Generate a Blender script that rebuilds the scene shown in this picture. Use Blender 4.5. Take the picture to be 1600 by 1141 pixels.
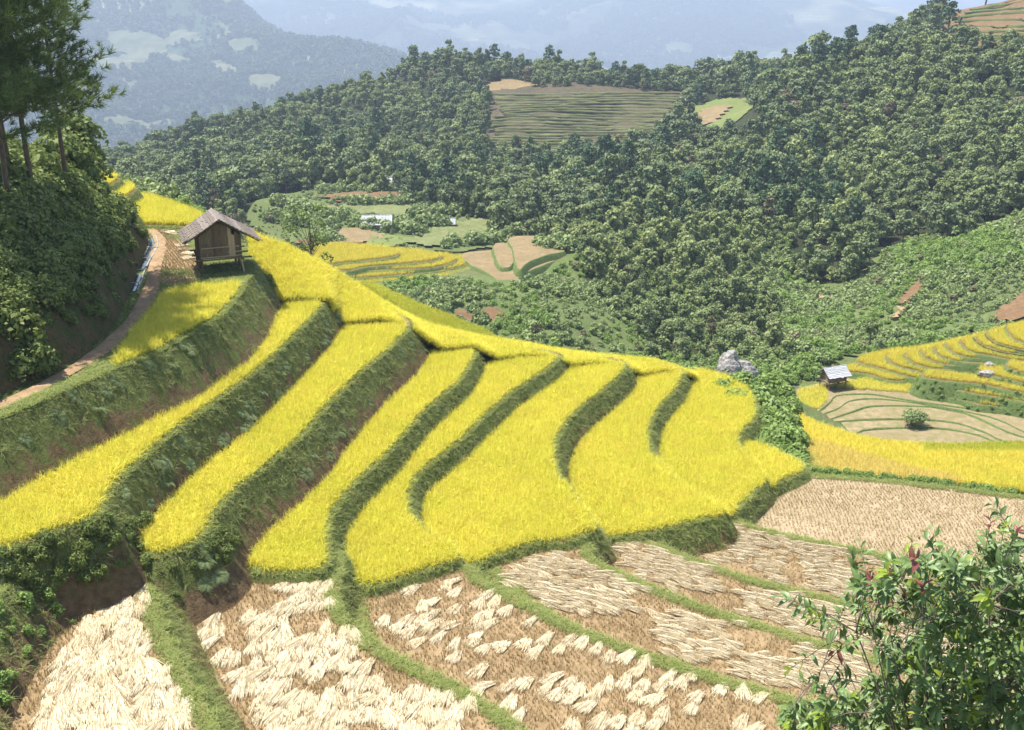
import bpy, math, random, time
_T0 = time.time()
def lap(s):
    print('LAP', s, round(time.time() - _T0, 1))
import numpy as np
from mathutils.geometry import tessellate_polygon
from mathutils import Vector, Matrix

for o in list(bpy.data.objects):
    bpy.data.objects.remove(o)
SC = bpy.context.scene
COL = SC.collection
rng = np.random.default_rng(7)
random.seed(7)

# ------------------------------------------------------------------ camera, sky, sun, exposure
PITCH = math.radians(19.0)
FPX = 1600.0
cam = bpy.data.cameras.new('camera')
cam.sensor_width = 36.0
cam.lens = 36.0
cam.clip_start = 0.1
cam.clip_end = 20000.0
camo = bpy.data.objects.new('camera', cam)
camo.location = (0, 0, 0)
camo.rotation_euler = (math.radians(90) - PITCH, 0, 0)
COL.objects.link(camo)
SC.camera = camo

SUN_EL = math.radians(69)
SUN_AZ = math.radians(-70)          # measured from +y towards +x: the sun stands to the left and a little behind the hills
sdir = Vector((math.sin(SUN_AZ) * math.cos(SUN_EL), math.cos(SUN_AZ) * math.cos(SUN_EL), math.sin(SUN_EL)))

world = bpy.data.worlds.new('World')
SC.world = world
world.use_nodes = True
wn = world.node_tree
wn.nodes.clear()
sky = wn.nodes.new('ShaderNodeTexSky')
sky.sky_type = 'NISHITA'
sky.sun_disc = False
sky.sun_elevation = SUN_EL
sky.sun_rotation = SUN_AZ
sky.altitude = 900
sky.air_density = 1.0
sky.dust_density = 1.2
bg = wn.nodes.new('ShaderNodeBackground')
bg.inputs['Strength'].default_value = 0.12
wo = wn.nodes.new('ShaderNodeOutputWorld')
wn.links.new(sky.outputs[0], bg.inputs[0])
wn.links.new(bg.outputs[0], wo.inputs[0])

sun = bpy.data.lights.new('sun', 'SUN')
sun.energy = 5.0
sun.angle = math.radians(0.5)
sun.color = (1.0, 0.955, 0.87)
suno = bpy.data.objects.new('sun', sun)
suno.rotation_euler = sdir.to_track_quat('Z', 'Y').to_euler()
suno.location = (-60, 40, 120)
COL.objects.link(suno)

SC.view_settings.view_transform = 'Standard'
SC.view_settings.look = 'None'
SC.view_settings.exposure = 1.2
SC.view_settings.gamma = 1.0
SC.view_settings.use_curve_mapping = False
SC.render.engine = 'CYCLES'
SC.cycles.max_bounces = 5
SC.cycles.diffuse_bounces = 3
SC.cycles.glossy_bounces = 2
SC.cycles.transmission_bounces = 3
SC.cycles.transparent_max_bounces = 8
SC.cycles.volume_bounces = 0
SC.cycles.use_denoising = True
SC.cycles.use_adaptive_sampling = True
SC.cycles.adaptive_threshold = 0.02

# ------------------------------------------------------------------ small maths helpers
cP, sP = math.cos(PITCH), math.sin(PITCH)

def ray(u, v):
    a = (u - 800.0) / FPX
    b = -(v - 570.5) / FPX
    return np.array([a, cP + b * sP, -sP + b * cP])

def on(u, v, z):
    """where the sight line through a measured point of the photograph meets the level z"""
    r = ray(u, v)
    return r * (z / r[2])

def at(u, v, y):
    r = ray(u, v)
    return r * (y / r[1])

def proj(p):
    p = np.asarray(p, float)
    dep = p[:, 1] * cP - p[:, 2] * sP
    up = p[:, 1] * sP + p[:, 2] * cP
    dep = np.where(dep < 0.1, 0.1, dep)
    return np.stack([800 + FPX * p[:, 0] / dep, 570.5 - FPX * up / dep], 1)

def hash2(ix, iy, seed):
    h = (ix.astype(np.int64) * 374761393 + iy.astype(np.int64) * 668265263 + seed * 1442695041) & 0xffffffff
    h = ((h ^ (h >> 13)) * 1274126177) & 0xffffffff
    return ((h ^ (h >> 16)) & 0xffff) / 65535.0

def vnoise(x, y, seed=0):
    ix = np.floor(x); iy = np.floor(y)
    fx = x - ix; fy = y - iy
    fx = fx * fx * (3 - 2 * fx); fy = fy * fy * (3 - 2 * fy)
    a = hash2(ix, iy, seed); b = hash2(ix + 1, iy, seed)
    c = hash2(ix, iy + 1, seed); d = hash2(ix + 1, iy + 1, seed)
    return (a + (b - a) * fx) * (1 - fy) + (c + (d - c) * fx) * fy - 0.5

def fbm(x, y, seed=0, octv=4):
    s = 0.0; a = 1.0
    for i in range(octv):
        s = s + a * vnoise(x * 2 ** i + 17.3 * i, y * 2 ** i - 9.1 * i, seed + i)
        a *= 0.5
    return s

class TPS:
    """thin plate surface through scattered heights"""
    def __init__(self, pts, lam=0.5):
        P = np.array(pts, float)
        self.s = 100.0
        self.xy = P[:, :2] / self.s
        n = len(P)
        K = self.k(self.xy, self.xy) + lam * 1e-3 * np.eye(n)
        Q = np.hstack([np.ones((n, 1)), self.xy])
        A = np.zeros((n + 3, n + 3))
        A[:n, :n] = K; A[:n, n:] = Q; A[n:, :n] = Q.T
        self.w = np.linalg.solve(A, np.concatenate([P[:, 2], np.zeros(3)]))
    def k(self, a, b):
        r2 = ((a[:, None, :] - b[None, :, :]) ** 2).sum(-1)
        return 0.5 * r2 * np.log(r2 + 1e-12)
    def __call__(self, x, y):
        x = np.asarray(x, float); sh = x.shape
        q = np.stack([x.ravel(), np.asarray(y, float).ravel()], 1) / self.s
        out = np.empty(len(q))
        n = len(self.xy)
        for i in range(0, len(q), 20000):
            c = q[i:i + 20000]
            out[i:i + 20000] = self.k(c, self.xy) @ self.w[:n] + self.w[n] + c @ self.w[n + 1:]
        return out.reshape(sh)

def inside(px, py, poly):
    poly = np.asarray(poly)
    res = np.zeros(px.shape, bool)
    n = len(poly)
    j = n - 1
    for i in range(n):
        xi, yi = poly[i][0], poly[i][1]
        xj, yj = poly[j][0], poly[j][1]
        if yi != yj:
            c = ((yi > py) != (yj > py)) & (px < (xj - xi) * (py - yi) / (yj - yi) + xi)
            res ^= c
        j = i
    return res

def dist_line(px, py, line, closed=True):
    line = np.asarray(line)[:, :2]
    d = np.full(px.shape, 1e9)
    n = len(line)
    for i in range(n if closed else n - 1):
        a = line[i]; b = line[(i + 1) % n]
        e = b - a
        l2 = max(e @ e, 1e-9)
        t = np.clip(((px - a[0]) * e[0] + (py - a[1]) * e[1]) / l2, 0, 1)
        dx = px - a[0] - t * e[0]; dy = py - a[1] - t * e[1]
        d = np.minimum(d, dx * dx + dy * dy)
    return np.sqrt(d)

def smooth_poly(P, step=0.5, closed=True):
    """centripetal-ish Catmull-Rom through the points, resampled"""
    P = np.asarray(P, float)
    n = len(P)
    out = []
    rngi = range(n) if closed else range(n - 1)
    for i in rngi:
        p1, p2 = P[i], P[(i + 1) % n]
        p0 = P[i - 1] if (closed or i > 0) else p1
        p3 = P[(i + 2) % n] if (closed or i + 2 < n) else p2
        L = np.linalg.norm(p2 - p1)
        m1 = (p2 - p0); m2 = (p3 - p1)
        l1 = np.linalg.norm(m1) + 1e-9; l2 = np.linalg.norm(m2) + 1e-9
        m1 = m1 / l1 * L * 0.85; m2 = m2 / l2 * L * 0.85
        k = max(1, int(L / step))
        for q in range(k):
            t = q / k
            h00 = 2 * t ** 3 - 3 * t ** 2 + 1; h10 = t ** 3 - 2 * t ** 2 + t
            h01 = -2 * t ** 3 + 3 * t ** 2; h11 = t ** 3 - t ** 2
            out.append(h00 * p1 + h10 * m1 + h01 * p2 + h11 * m2)
    if not closed:
        out.append(P[-1])
    return np.array(out)

def ccw(P):
    P = np.asarray(P)
    a = 0.5 * np.sum(P[:, 0] * np.roll(P[:, 1], -1) - np.roll(P[:, 0], -1) * P[:, 1])
    return P if a > 0 else P[::-1]

# ------------------------------------------------------------------ materials
MATS = {}
def new_mat(name):
    m = bpy.data.materials.new(name)
    m.use_nodes = True
    m.node_tree.nodes.clear()
    MATS[name] = m
    return m

class NT:
    def __init__(self, m):
        self.t = m.node_tree
    def n(self, typ, **kw):
        nd = self.t.nodes.new(typ)
        for k, v in kw.items():
            setattr(nd, k, v)
        return nd
    def l(self, a, b):
        self.t.links.new(a, b)
    def math(self, op, a, b=None, clamp=False):
        nd = self.n('ShaderNodeMath', operation=op)
        nd.use_clamp = clamp
        for i, s in enumerate((a, b)):
            if s is None: continue
            if isinstance(s, (int, float)): nd.inputs[i].default_value = s
            else: self.l(s, nd.inputs[i])
        return nd.outputs[0]
    def mix(self, f, a, b, blend='MIX'):
        nd = self.n('ShaderNodeMix', data_type='RGBA', blend_type=blend)
        for i, s in ((0, f), (6, a), (7, b)):
            if isinstance(s, (int, float)): nd.inputs[i].default_value = s
            elif isinstance(s, tuple): nd.inputs[i].default_value = (*s[:3], 1)
            else: self.l(s, nd.inputs[i])
        return nd.outputs[2]
    def pos(self):
        return self.n('ShaderNodeNewGeometry').outputs['Position']
    def noise(self, vec, scale, detail=4, rough=0.6, dist=0.0):
        nd = self.n('ShaderNodeTexNoise')
        nd.inputs['Scale'].default_value = scale
        nd.inputs['Detail'].default_value = detail
        nd.inputs['Roughness'].default_value = rough
        nd.inputs['Distortion'].default_value = dist
        self.l(vec, nd.inputs['Vector'])
        return nd.outputs['Fac']
    def ramp(self, f, a, b):
        nd = self.n('ShaderNodeMapRange')
        nd.inputs[1].default_value = a; nd.inputs[2].default_value = b
        self.l(f, nd.inputs[0])
        return nd.outputs[0]
    def attr(self, name, typ='GEOMETRY'):
        return self.n('ShaderNodeAttribute', attribute_name=name, attribute_type=typ)
    def out(self, col, rough=0.8, bump=None, bstr=0.3, bdist=0.05, trans=0.0, spec=0.3, tcol=None):
        b = self.n('ShaderNodeBsdfPrincipled')
        if isinstance(col, tuple): b.inputs['Base Color'].default_value = (*col[:3], 1)
        else: self.l(col, b.inputs['Base Color'])
        b.inputs['Roughness'].default_value = rough
        b.inputs['Specular IOR Level'].default_value = spec
        if bump is not None:
            bn = self.n('ShaderNodeBump')
            bn.inputs['Strength'].default_value = bstr
            bn.inputs['Distance'].default_value = bdist
            self.l(bump, bn.inputs['Height'])
            self.l(bn.outputs[0], b.inputs['Normal'])
        o = self.n('ShaderNodeOutputMaterial')
        if trans > 0:
            t = self.n('ShaderNodeBsdfTranslucent')
            if isinstance(col, tuple): t.inputs[0].default_value = (*col[:3], 1)
            else: self.l(tcol if tcol is not None else col, t.inputs[0])
            ms = self.n('ShaderNodeMixShader')
            ms.inputs[0].default_value = trans
            self.l(b.outputs[0], ms.inputs[1]); self.l(t.outputs[0], ms.inputs[2])
            self.l(ms.outputs[0], o.inputs[0])
        else:
            self.l(b.outputs[0], o.inputs[0])

def ground_mat(name, cols, scales, rough=0.95, bscale=6.0, bstr=0.6, bdist=0.15):
    """three colours mixed by two noises in world space, with fine relief"""
    m = new_mat(name); t = NT(m); p = t.pos()
    n1 = t.ramp(t.noise(p, scales[0], 5), 0.38, 0.62)
    n2 = t.ramp(t.noise(p, scales[1], 6), 0.42, 0.62)
    c = t.mix(n2, t.mix(n1, cols[0], cols[1]), cols[2])
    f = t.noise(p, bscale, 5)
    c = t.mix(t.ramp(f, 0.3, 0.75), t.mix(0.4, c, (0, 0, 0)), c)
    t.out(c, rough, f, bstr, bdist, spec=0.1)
    return m

def leaf_mat(name, c_dark, c_mid, c_light, trans=0.25, wscale=0.08, rough=0.6, brown=None, spec=0.25):
    """foliage: colour varies from plant to plant, leaf to leaf and slowly over the hill"""
    m = new_mat(name); t = NT(m)
    oi = t.n('ShaderNodeObjectInfo')
    w = t.noise(t.pos(), wscale, 3)
    v = t.attr('tint').outputs['Fac']
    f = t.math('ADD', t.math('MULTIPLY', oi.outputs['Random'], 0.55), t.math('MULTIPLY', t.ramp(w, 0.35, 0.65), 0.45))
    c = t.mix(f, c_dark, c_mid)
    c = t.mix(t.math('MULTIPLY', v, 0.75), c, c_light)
    if brown:
        pick = t.math('GREATER_THAN', t.math('FRACT', t.math('MULTIPLY', oi.outputs['Random'], 37.7)), 0.965)
        c = t.mix(t.math('MULTIPLY', pick, 0.7), c, brown)
    t.out(c, rough, trans=trans, spec=spec)
    return m

leaf_mat('leaf_forest_dark', (0.05, 0.082, 0.032), (0.09, 0.13, 0.047), (0.23, 0.28, 0.115), 0.15, 0.03)
leaf_mat('leaf_forest_light', (0.13, 0.175, 0.05), (0.20, 0.25, 0.075), (0.38, 0.42, 0.17), 0.25, 0.03)
leaf_mat('leaf_forest', (0.075, 0.112, 0.038), (0.14, 0.185, 0.062), (0.27, 0.32, 0.12), 0.2, 0.03, brown=(0.17, 0.12, 0.075))
leaf_mat('leaf_pine_far', (0.028, 0.06, 0.026), (0.05, 0.095, 0.04), (0.11, 0.17, 0.07), 0.12, 0.03)
leaf_mat('leaf_far', (0.03, 0.06, 0.025), (0.07, 0.11, 0.045), (0.13, 0.17, 0.08), 0.1, 0.01)
leaf_mat('leaf_scrub', (0.12, 0.18, 0.055), (0.19, 0.255, 0.08), (0.32, 0.38, 0.15), 0.25, 0.06, brown=(0.22, 0.17, 0.1))
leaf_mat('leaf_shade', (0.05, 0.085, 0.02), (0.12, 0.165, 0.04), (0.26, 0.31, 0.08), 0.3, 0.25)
leaf_mat('leaf_bright', (0.12, 0.21, 0.04), (0.19, 0.29, 0.06), (0.32, 0.42, 0.12), 0.35, 0.1)
leaf_mat('leaf_tree', (0.10, 0.16, 0.04), (0.15, 0.21, 0.06), (0.3, 0.37, 0.12), 0.3, 0.2)
leaf_mat('leaf_needle', (0.07, 0.12, 0.03), (0.12, 0.18, 0.045), (0.27, 0.33, 0.085), 0.38, 0.3)
leaf_mat('leaf_gloss', (0.06, 0.11, 0.035), (0.115, 0.185, 0.055), (0.25, 0.34, 0.11), 0.22, 0.8, rough=0.42, spec=0.4)
leaf_mat('leaf_young', (0.16, 0.26, 0.03), (0.24, 0.32, 0.04), (0.36, 0.42, 0.06), 0.4, 0.8, rough=0.4)
leaf_mat('leaf_red', (0.17, 0.035, 0.04), (0.25, 0.07, 0.07), (0.32, 0.14, 0.10), 0.35, 0.8, rough=0.4)
leaf_mat('leaf_fern', (0.11, 0.17, 0.05), (0.16, 0.22, 0.07), (0.34, 0.38, 0.2), 0.3, 0.4)
leaf_mat('grass_bank', (0.14, 0.175, 0.04), (0.215, 0.245, 0.065), (0.37, 0.38, 0.15), 0.25, 0.35, rough=0.7)
leaf_mat('grass_lip', (0.15, 0.21, 0.04), (0.22, 0.27, 0.06), (0.36, 0.38, 0.13), 0.3, 0.3, rough=0.7)

def rice_mat(name, green, gold, bright, patch):
    m = new_mat(name); t = NT(m)
    oi = t.n('ShaderNodeObjectInfo')
    v = t.attr('tint').outputs['Fac']          # 0 at the stalk foot, 1 at the ear
    w = t.ramp(t.noise(t.pos(), 0.16, 4, 0.65), 0.38, 0.66)
    w2 = t.ramp(t.noise(t.pos(), 1.1, 3, 0.6), 0.4, 0.7)
    ear = t.mix(oi.outputs['Random'], gold, bright)
    ear = t.mix(t.math('MULTIPLY', w, 0.55), ear, patch)
    ear = t.mix(t.math('MULTIPLY', w2, 0.22), ear, (0.66, 0.44, 0.12))
    c = t.mix(t.ramp(v, 0.0, 0.55), green, ear)
    t.out(c, 0.65, trans=0.42, spec=0.2)
    return m
rice_mat('rice_ripe', (0.41, 0.43, 0.06), (0.72, 0.65, 0.075), (0.86, 0.79, 0.13), (0.66, 0.65, 0.07))
rice_mat('rice_late', (0.28, 0.32, 0.05), (0.70, 0.58, 0.07), (0.83, 0.72, 0.10), (0.6, 0.58, 0.07))
rice_mat('rice_green', (0.18, 0.26, 0.03), (0.46, 0.46, 0.04), (0.58, 0.56, 0.06), (0.36, 0.44, 0.04))
rice_mat('rice_pale', (0.32, 0.31, 0.06), (0.66, 0.53, 0.12), (0.76, 0.64, 0.16), (0.66, 0.52, 0.15))
ground_mat('far_field', ((0.13, 0.15, 0.075), (0.19, 0.185, 0.10), (0.10, 0.12, 0.055)), (0.008, 0.03), bscale=0.05, bdist=2.0)

def straw_mat(name, a, b, c):
    m = new_mat(name); t = NT(m)
    oi = t.n('ShaderNodeObjectInfo')
    v = t.attr('tint').outputs['Fac']
    col = t.mix(oi.outputs['Random'], a, b)
    col = t.mix(t.math('MULTIPLY', v, 0.8), col, c)
    t.out(col, 0.7, trans=0.1, spec=0.2)
    return m
straw_mat('straw_white', (0.55, 0.465, 0.30), (0.66, 0.575, 0.40), (0.25, 0.17, 0.075))
straw_mat('straw_tan', (0.62, 0.52, 0.34), (0.72, 0.62, 0.43), (0.36, 0.26, 0.12))
straw_mat('stubble', (0.50, 0.37, 0.19), (0.62, 0.48, 0.27), (0.30, 0.21, 0.09))

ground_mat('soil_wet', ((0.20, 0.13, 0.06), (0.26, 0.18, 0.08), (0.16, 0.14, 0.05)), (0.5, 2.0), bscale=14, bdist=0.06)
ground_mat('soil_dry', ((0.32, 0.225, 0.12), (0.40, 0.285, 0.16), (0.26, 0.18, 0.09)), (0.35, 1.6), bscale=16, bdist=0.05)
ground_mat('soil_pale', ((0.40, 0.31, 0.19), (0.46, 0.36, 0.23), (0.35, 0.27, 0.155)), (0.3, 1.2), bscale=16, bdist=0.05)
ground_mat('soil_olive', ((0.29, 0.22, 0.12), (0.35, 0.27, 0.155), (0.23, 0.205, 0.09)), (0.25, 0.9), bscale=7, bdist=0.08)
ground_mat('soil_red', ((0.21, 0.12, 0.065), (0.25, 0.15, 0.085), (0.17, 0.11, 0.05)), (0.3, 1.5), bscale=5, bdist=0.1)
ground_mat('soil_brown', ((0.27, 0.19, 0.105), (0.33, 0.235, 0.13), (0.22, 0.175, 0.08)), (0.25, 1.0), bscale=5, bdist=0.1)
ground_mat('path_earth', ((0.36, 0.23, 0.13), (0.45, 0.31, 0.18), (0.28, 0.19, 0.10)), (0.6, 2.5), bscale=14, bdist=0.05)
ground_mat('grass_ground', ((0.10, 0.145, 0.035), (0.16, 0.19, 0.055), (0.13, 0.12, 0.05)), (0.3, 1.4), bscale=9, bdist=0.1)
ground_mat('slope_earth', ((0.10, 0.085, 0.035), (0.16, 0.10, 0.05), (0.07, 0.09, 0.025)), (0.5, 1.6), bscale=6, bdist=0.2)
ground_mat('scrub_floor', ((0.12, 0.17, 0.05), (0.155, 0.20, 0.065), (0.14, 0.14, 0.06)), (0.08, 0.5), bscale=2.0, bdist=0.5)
ground_mat('forest_floor', ((0.03, 0.045, 0.017), (0.045, 0.06, 0.024), (0.045, 0.042, 0.02)), (0.08, 0.5), bscale=2.0, bdist=0.5)  # dark tones put the deep shade between trees into the ground colour
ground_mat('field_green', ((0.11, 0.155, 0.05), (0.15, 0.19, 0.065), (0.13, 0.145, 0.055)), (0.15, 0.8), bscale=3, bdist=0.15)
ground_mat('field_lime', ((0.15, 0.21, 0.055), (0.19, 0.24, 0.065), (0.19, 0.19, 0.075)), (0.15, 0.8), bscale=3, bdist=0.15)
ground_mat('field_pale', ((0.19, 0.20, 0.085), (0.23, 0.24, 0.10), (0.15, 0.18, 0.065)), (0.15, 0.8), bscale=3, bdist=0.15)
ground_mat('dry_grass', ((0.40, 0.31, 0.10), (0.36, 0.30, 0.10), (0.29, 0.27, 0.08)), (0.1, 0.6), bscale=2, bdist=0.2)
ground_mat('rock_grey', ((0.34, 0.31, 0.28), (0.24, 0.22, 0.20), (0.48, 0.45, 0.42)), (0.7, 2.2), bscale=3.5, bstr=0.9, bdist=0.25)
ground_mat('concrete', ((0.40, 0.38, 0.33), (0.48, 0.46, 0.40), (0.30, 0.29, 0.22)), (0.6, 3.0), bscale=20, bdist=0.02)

def bank_mat(name, soil_amount, green, soil):
    """grassy riser: green at the lip, bare earth showing towards the foot"""
    m = new_mat(name); t = NT(m); p = t.pos()
    h = t.attr('depth').outputs['Fac']
    n = t.noise(p, 1.3, 5, 0.65)
    f = t.math('ADD', t.math('MULTIPLY', h, soil_amount), t.math('MULTIPLY', t.math('SUBTRACT', n, 0.5), 1.5))
    f = t.ramp(f, 0.35, 0.62)
    g = t.mix(t.ramp(t.noise(p, 3.5, 4), 0.35, 0.65), green, tuple(x * 1.6 for x in green))
    s = t.mix(t.ramp(t.noise(p, 4.0, 5), 0.35, 0.65), soil, tuple(x * 0.55 for x in soil))
    t.out(t.mix(f, g, s), 0.95, t.noise(p, 9, 6, 0.7), 1.0, 0.25, spec=0.1)
    return m
bank_mat('bank_earth', 1.6, (0.12, 0.14, 0.042), (0.26, 0.175, 0.095))
bank_mat('bank_grass', 1.3, (0.12, 0.15, 0.04), (0.28, 0.19, 0.09))
ground_mat('tea_row', ((0.12, 0.14, 0.055), (0.16, 0.175, 0.07), (0.14, 0.13, 0.06)), (0.1, 0.5), bscale=3, bdist=0.2)
ground_mat('tea_soil', ((0.10, 0.08, 0.05), (0.13, 0.10, 0.062), (0.09, 0.08, 0.045)), (0.1, 0.5), bscale=2, bdist=0.2)
bank_mat('bank_far', 0.25, (0.10, 0.14, 0.045), (0.20, 0.15, 0.08))

def wood_mat(name, a, b, c, scale=(9, 9, 1.2)):
    m = new_mat(name); t = NT(m)
    tc = t.n('ShaderNodeTexCoord')
    mp = t.n('ShaderNodeMapping'); mp.inputs['Scale'].default_value = scale
    t.l(tc.outputs['Object'], mp.inputs[0])
    n = t.noise(mp.outputs[0], 2.5, 6, 0.7)
    oi = t.n('ShaderNodeObjectInfo')
    col = t.mix(oi.outputs['Random'], a, b)
    col = t.mix(t.ramp(n, 0.4, 0.7), col, c)
    t.out(col, 0.85, n, 0.5, 0.02, spec=0.15)
    return m
wood_mat('wood_plank', (0.14, 0.10, 0.06), (0.27, 0.2, 0.125), (0.07, 0.05, 0.03))
wood_mat('wood_pale', (0.46, 0.36, 0.23), (0.50, 0.40, 0.26), (0.36, 0.26, 0.15))
wood_mat('wood_post', (0.13, 0.095, 0.06), (0.18, 0.135, 0.085), (0.11, 0.08, 0.05))
wood_mat('bark_pine', (0.13, 0.095, 0.07), (0.17, 0.125, 0.09), (0.07, 0.05, 0.04), (4, 4, 1.5))
wood_mat('bark_grey', (0.16, 0.13, 0.10), (0.22, 0.19, 0.15), (0.10, 0.08, 0.06), (4, 4, 1.0))
wood_mat('roof_slat', (0.16, 0.132, 0.11), (0.29, 0.245, 0.205), (0.07, 0.06, 0.055), (6, 6, 6))
wood_mat('roof_grey', (0.36, 0.36, 0.37), (0.50, 0.50, 0.50), (0.26, 0.26, 0.27), (3, 3, 3))
m = new_mat('canal_water'); t = NT(m)
t.out((0.07, 0.075, 0.06), 0.12, t.noise(t.pos(), 6, 3), 0.15, 0.02, spec=0.6)

def far_mat(name, fields=0.5, sc=1.0, forest=((0.025, 0.05, 0.02), (0.06, 0.095, 0.045)), gain=1.0):
    """distant mountainside: forest mottle with clearings and terraced plots"""
    m = new_mat(name); t = NT(m); p = t.pos()
    n = t.noise(p, 0.06 * sc, 6, 0.75)
    c = t.mix(t.ramp(n, 0.35, 0.65), forest[0], forest[1])
    vo = t.n('ShaderNodeTexVoronoi'); vo.inputs['Scale'].default_value = 0.011 * sc
    wv = t.n('ShaderNodeMix', data_type='VECTOR'); wv.inputs[0].default_value = 0.5
    nz = t.n('ShaderNodeTexNoise'); nz.inputs['Scale'].default_value = 0.012 * sc; nz.inputs['Detail'].default_value = 3
    t.l(p, nz.inputs['Vector'])
    ad = t.n('ShaderNodeVectorMath', operation='MULTIPLY_ADD')
    t.l(nz.outputs['Color'], ad.inputs[0]); ad.inputs[1].default_value = (70 / sc,) * 3; t.l(p, ad.inputs[2])
    t.l(ad.outputs[0], vo.inputs['Vector'])
    sep = t.n('ShaderNodeSeparateColor'); t.l(vo.outputs['Color'], sep.inputs[0])
    big = t.ramp(t.noise(p, 0.0045 * sc, 3), 0.50, 0.6)
    isf = t.math('MULTIPLY', t.math('LESS_THAN', sep.outputs[0], fields), big)
    sx = t.n('ShaderNodeSeparateXYZ'); t.l(p, sx.inputs[0])
    rows = t.math('SINE', t.math('MULTIPLY', sx.outputs[2], 1.7 * sc))
    fc = t.mix(sep.outputs[1], tuple(gain * q for q in (0.15, 0.17, 0.08)), tuple(gain * q for q in (0.26, 0.23, 0.13)))
    fc = t.mix(t.math('MULTIPLY', t.ramp(rows, 0, 1), 0.4), fc, (0.09, 0.11, 0.05))
    c = t.mix(isf, c, fc)
    t.out(c, 0.95, n, 1.0, 6.0 / sc, spec=0.05)
    return m
far_mat('mountain_near', 0.75, 0.5, gain=1.35)
far_mat('mountain_far', 0.7, 0.27, ((0.02, 0.035, 0.015), (0.09, 0.11, 0.06)), 1.7)

# ------------------------------------------------------------------ mesh helpers
def mesh_np(name, V, F, tint=None, mats=(), smooth=False, fmat=None, attrs=None):
    V = np.asarray(V, np.float32); F = np.asarray(F, np.int32)
    me = bpy.data.meshes.new(name)
    me.vertices.add(len(V)); me.vertices.foreach_set('co', V.ravel())
    n, k = F.shape
    me.loops.add(n * k); me.loops.foreach_set('vertex_index', F.ravel())
    me.polygons.add(n)
    me.polygons.foreach_set('loop_start', np.arange(n, dtype=np.int32) * k)
    try: me.polygons.foreach_set('loop_total', np.full(n, k, np.int32))
    except Exception: pass
    if fmat is not None: me.polygons.foreach_set('material_index', np.asarray(fmat, np.int32))
    if smooth: me.polygons.foreach_set('use_smooth', np.ones(n, bool))
    me.update(calc_edges=True)
    me.validate()
    if tint is not None:
        a = me.attributes.new('tint', 'FLOAT', 'POINT'); a.data.foreach_set('value', np.asarray(tint, np.float32))
    for k2, arr in (attrs or {}).items():
        a = me.attributes.new(k2, 'FLOAT', 'POINT'); a.data.foreach_set('value', np.asarray(arr, np.float32))
    for mm in mats: me.materials.append(MATS[mm])
    return me

def tag(o, label=None, cat=None, group=None, kind=None):
    if label: o['label'] = label
    if cat: o['category'] = cat
    if group: o['group'] = group
    if kind: o['kind'] = kind
    return o

def add(name, me, parent=None, loc=None, rot=None, scl=None):
    o = bpy.data.objects.new(name, me)
    COL.objects.link(o)
    if parent is not None: o.parent = parent
    if loc is not None: o.location = loc
    if rot is not None: o.rotation_euler = rot
    if scl is not None: o.scale = (scl,) * 3 if isinstance(scl, (int, float)) else scl
    return o

def empty(name, loc, rz=0.0):
    o = bpy.data.objects.new(name, None)
    o.empty_display_size = 0.3
    COL.objects.link(o)
    o.location = loc; o.rotation_euler = (0, 0, rz)
    return o

class MB:
    """collects boxes, bars and tubes in one mesh"""
    def __init__(self): self.v = []; self.f = []
    def hexa(self, c):
        i = len(self.v); self.v += [tuple(p) for p in c]
        self.f += [(i, i+3, i+2, i+1), (i+4, i+5, i+6, i+7), (i, i+1, i+5, i+4), (i+1, i+2, i+6, i+5), (i+2, i+3, i+7, i+6), (i+3, i, i+4, i+7)]
    def box(self, x0, x1, y0, y1, z0, z1):
        self.hexa([(x0, y0, z0), (x1, y0, z0), (x1, y1, z0), (x0, y1, z0), (x0, y0, z1), (x1, y0, z1), (x1, y1, z1), (x0, y1, z1)])
    def tube(self, pts, rad, n=7):
        pts = [Vector(p) for p in pts]
        base = len(self.v)
        for k, p in enumerate(pts):
            d = (pts[min(k + 1, len(pts) - 1)] - pts[max(k - 1, 0)]).normalized()
            a = d.cross(Vector((0.31, 0.92, 0.23)))
            if a.length < 1e-3: a = d.cross(Vector((1, 0, 0)))
            a.normalize(); b = d.cross(a)
            r = rad[k] if isinstance(rad, (list, tuple)) else rad
            for q in range(n):
                t = 2 * math.pi * q / n
                self.v.append(tuple(p + a * (r * math.cos(t)) + b * (r * math.sin(t))))
        for k in range(len(pts) - 1):
            for q in range(n):
                q2 = (q + 1) % n
                self.f.append((base + k * n + q, base + k * n + q2, base + (k + 1) * n + q2, base + (k + 1) * n + q))
        self.f.append(tuple(base + q for q in range(n))[::-1])
        self.f.append(tuple(base + (len(pts) - 1) * n + q for q in range(n)))
    def mesh(self, name, mat, smooth=False):
        me = bpy.data.meshes.new(name)
        me.from_pydata(self.v, [], self.f)
        if smooth: me.polygons.foreach_set('use_smooth', np.ones(len(me.polygons), bool))
        me.materials.append(MATS[mat]); me.update()
        return me
    def build(self, name, mat, parent=None, smooth=False, **kw):
        return add(name, self.mesh(name, mat, smooth), parent, **kw)

def unit(a):
    return a / (np.linalg.norm(a, axis=-1, keepdims=True) + 1e-9)

def leaf_quads(C, N, size, aspect=1.0, r=None, bend=0.0):
    """one rhombic leaf at each centre, facing N"""
    r = r or rng
    n = len(C)
    N = unit(N)
    A = unit(np.cross(N, r.normal(size=(n, 3))))
    B = np.cross(N, A)
    s = np.asarray(size).reshape(-1, 1) * np.ones((n, 1))
    A = A * s * 0.5 * aspect; B = B * s * 0.5 / aspect
    D = N * s * bend
    V = np.stack([C - A - D, C - B * 0.9, C + A - D, C + B * 0.9], 1).reshape(-1, 3)
    F = np.arange(n * 4).reshape(n, 4)
    return V, F

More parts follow.
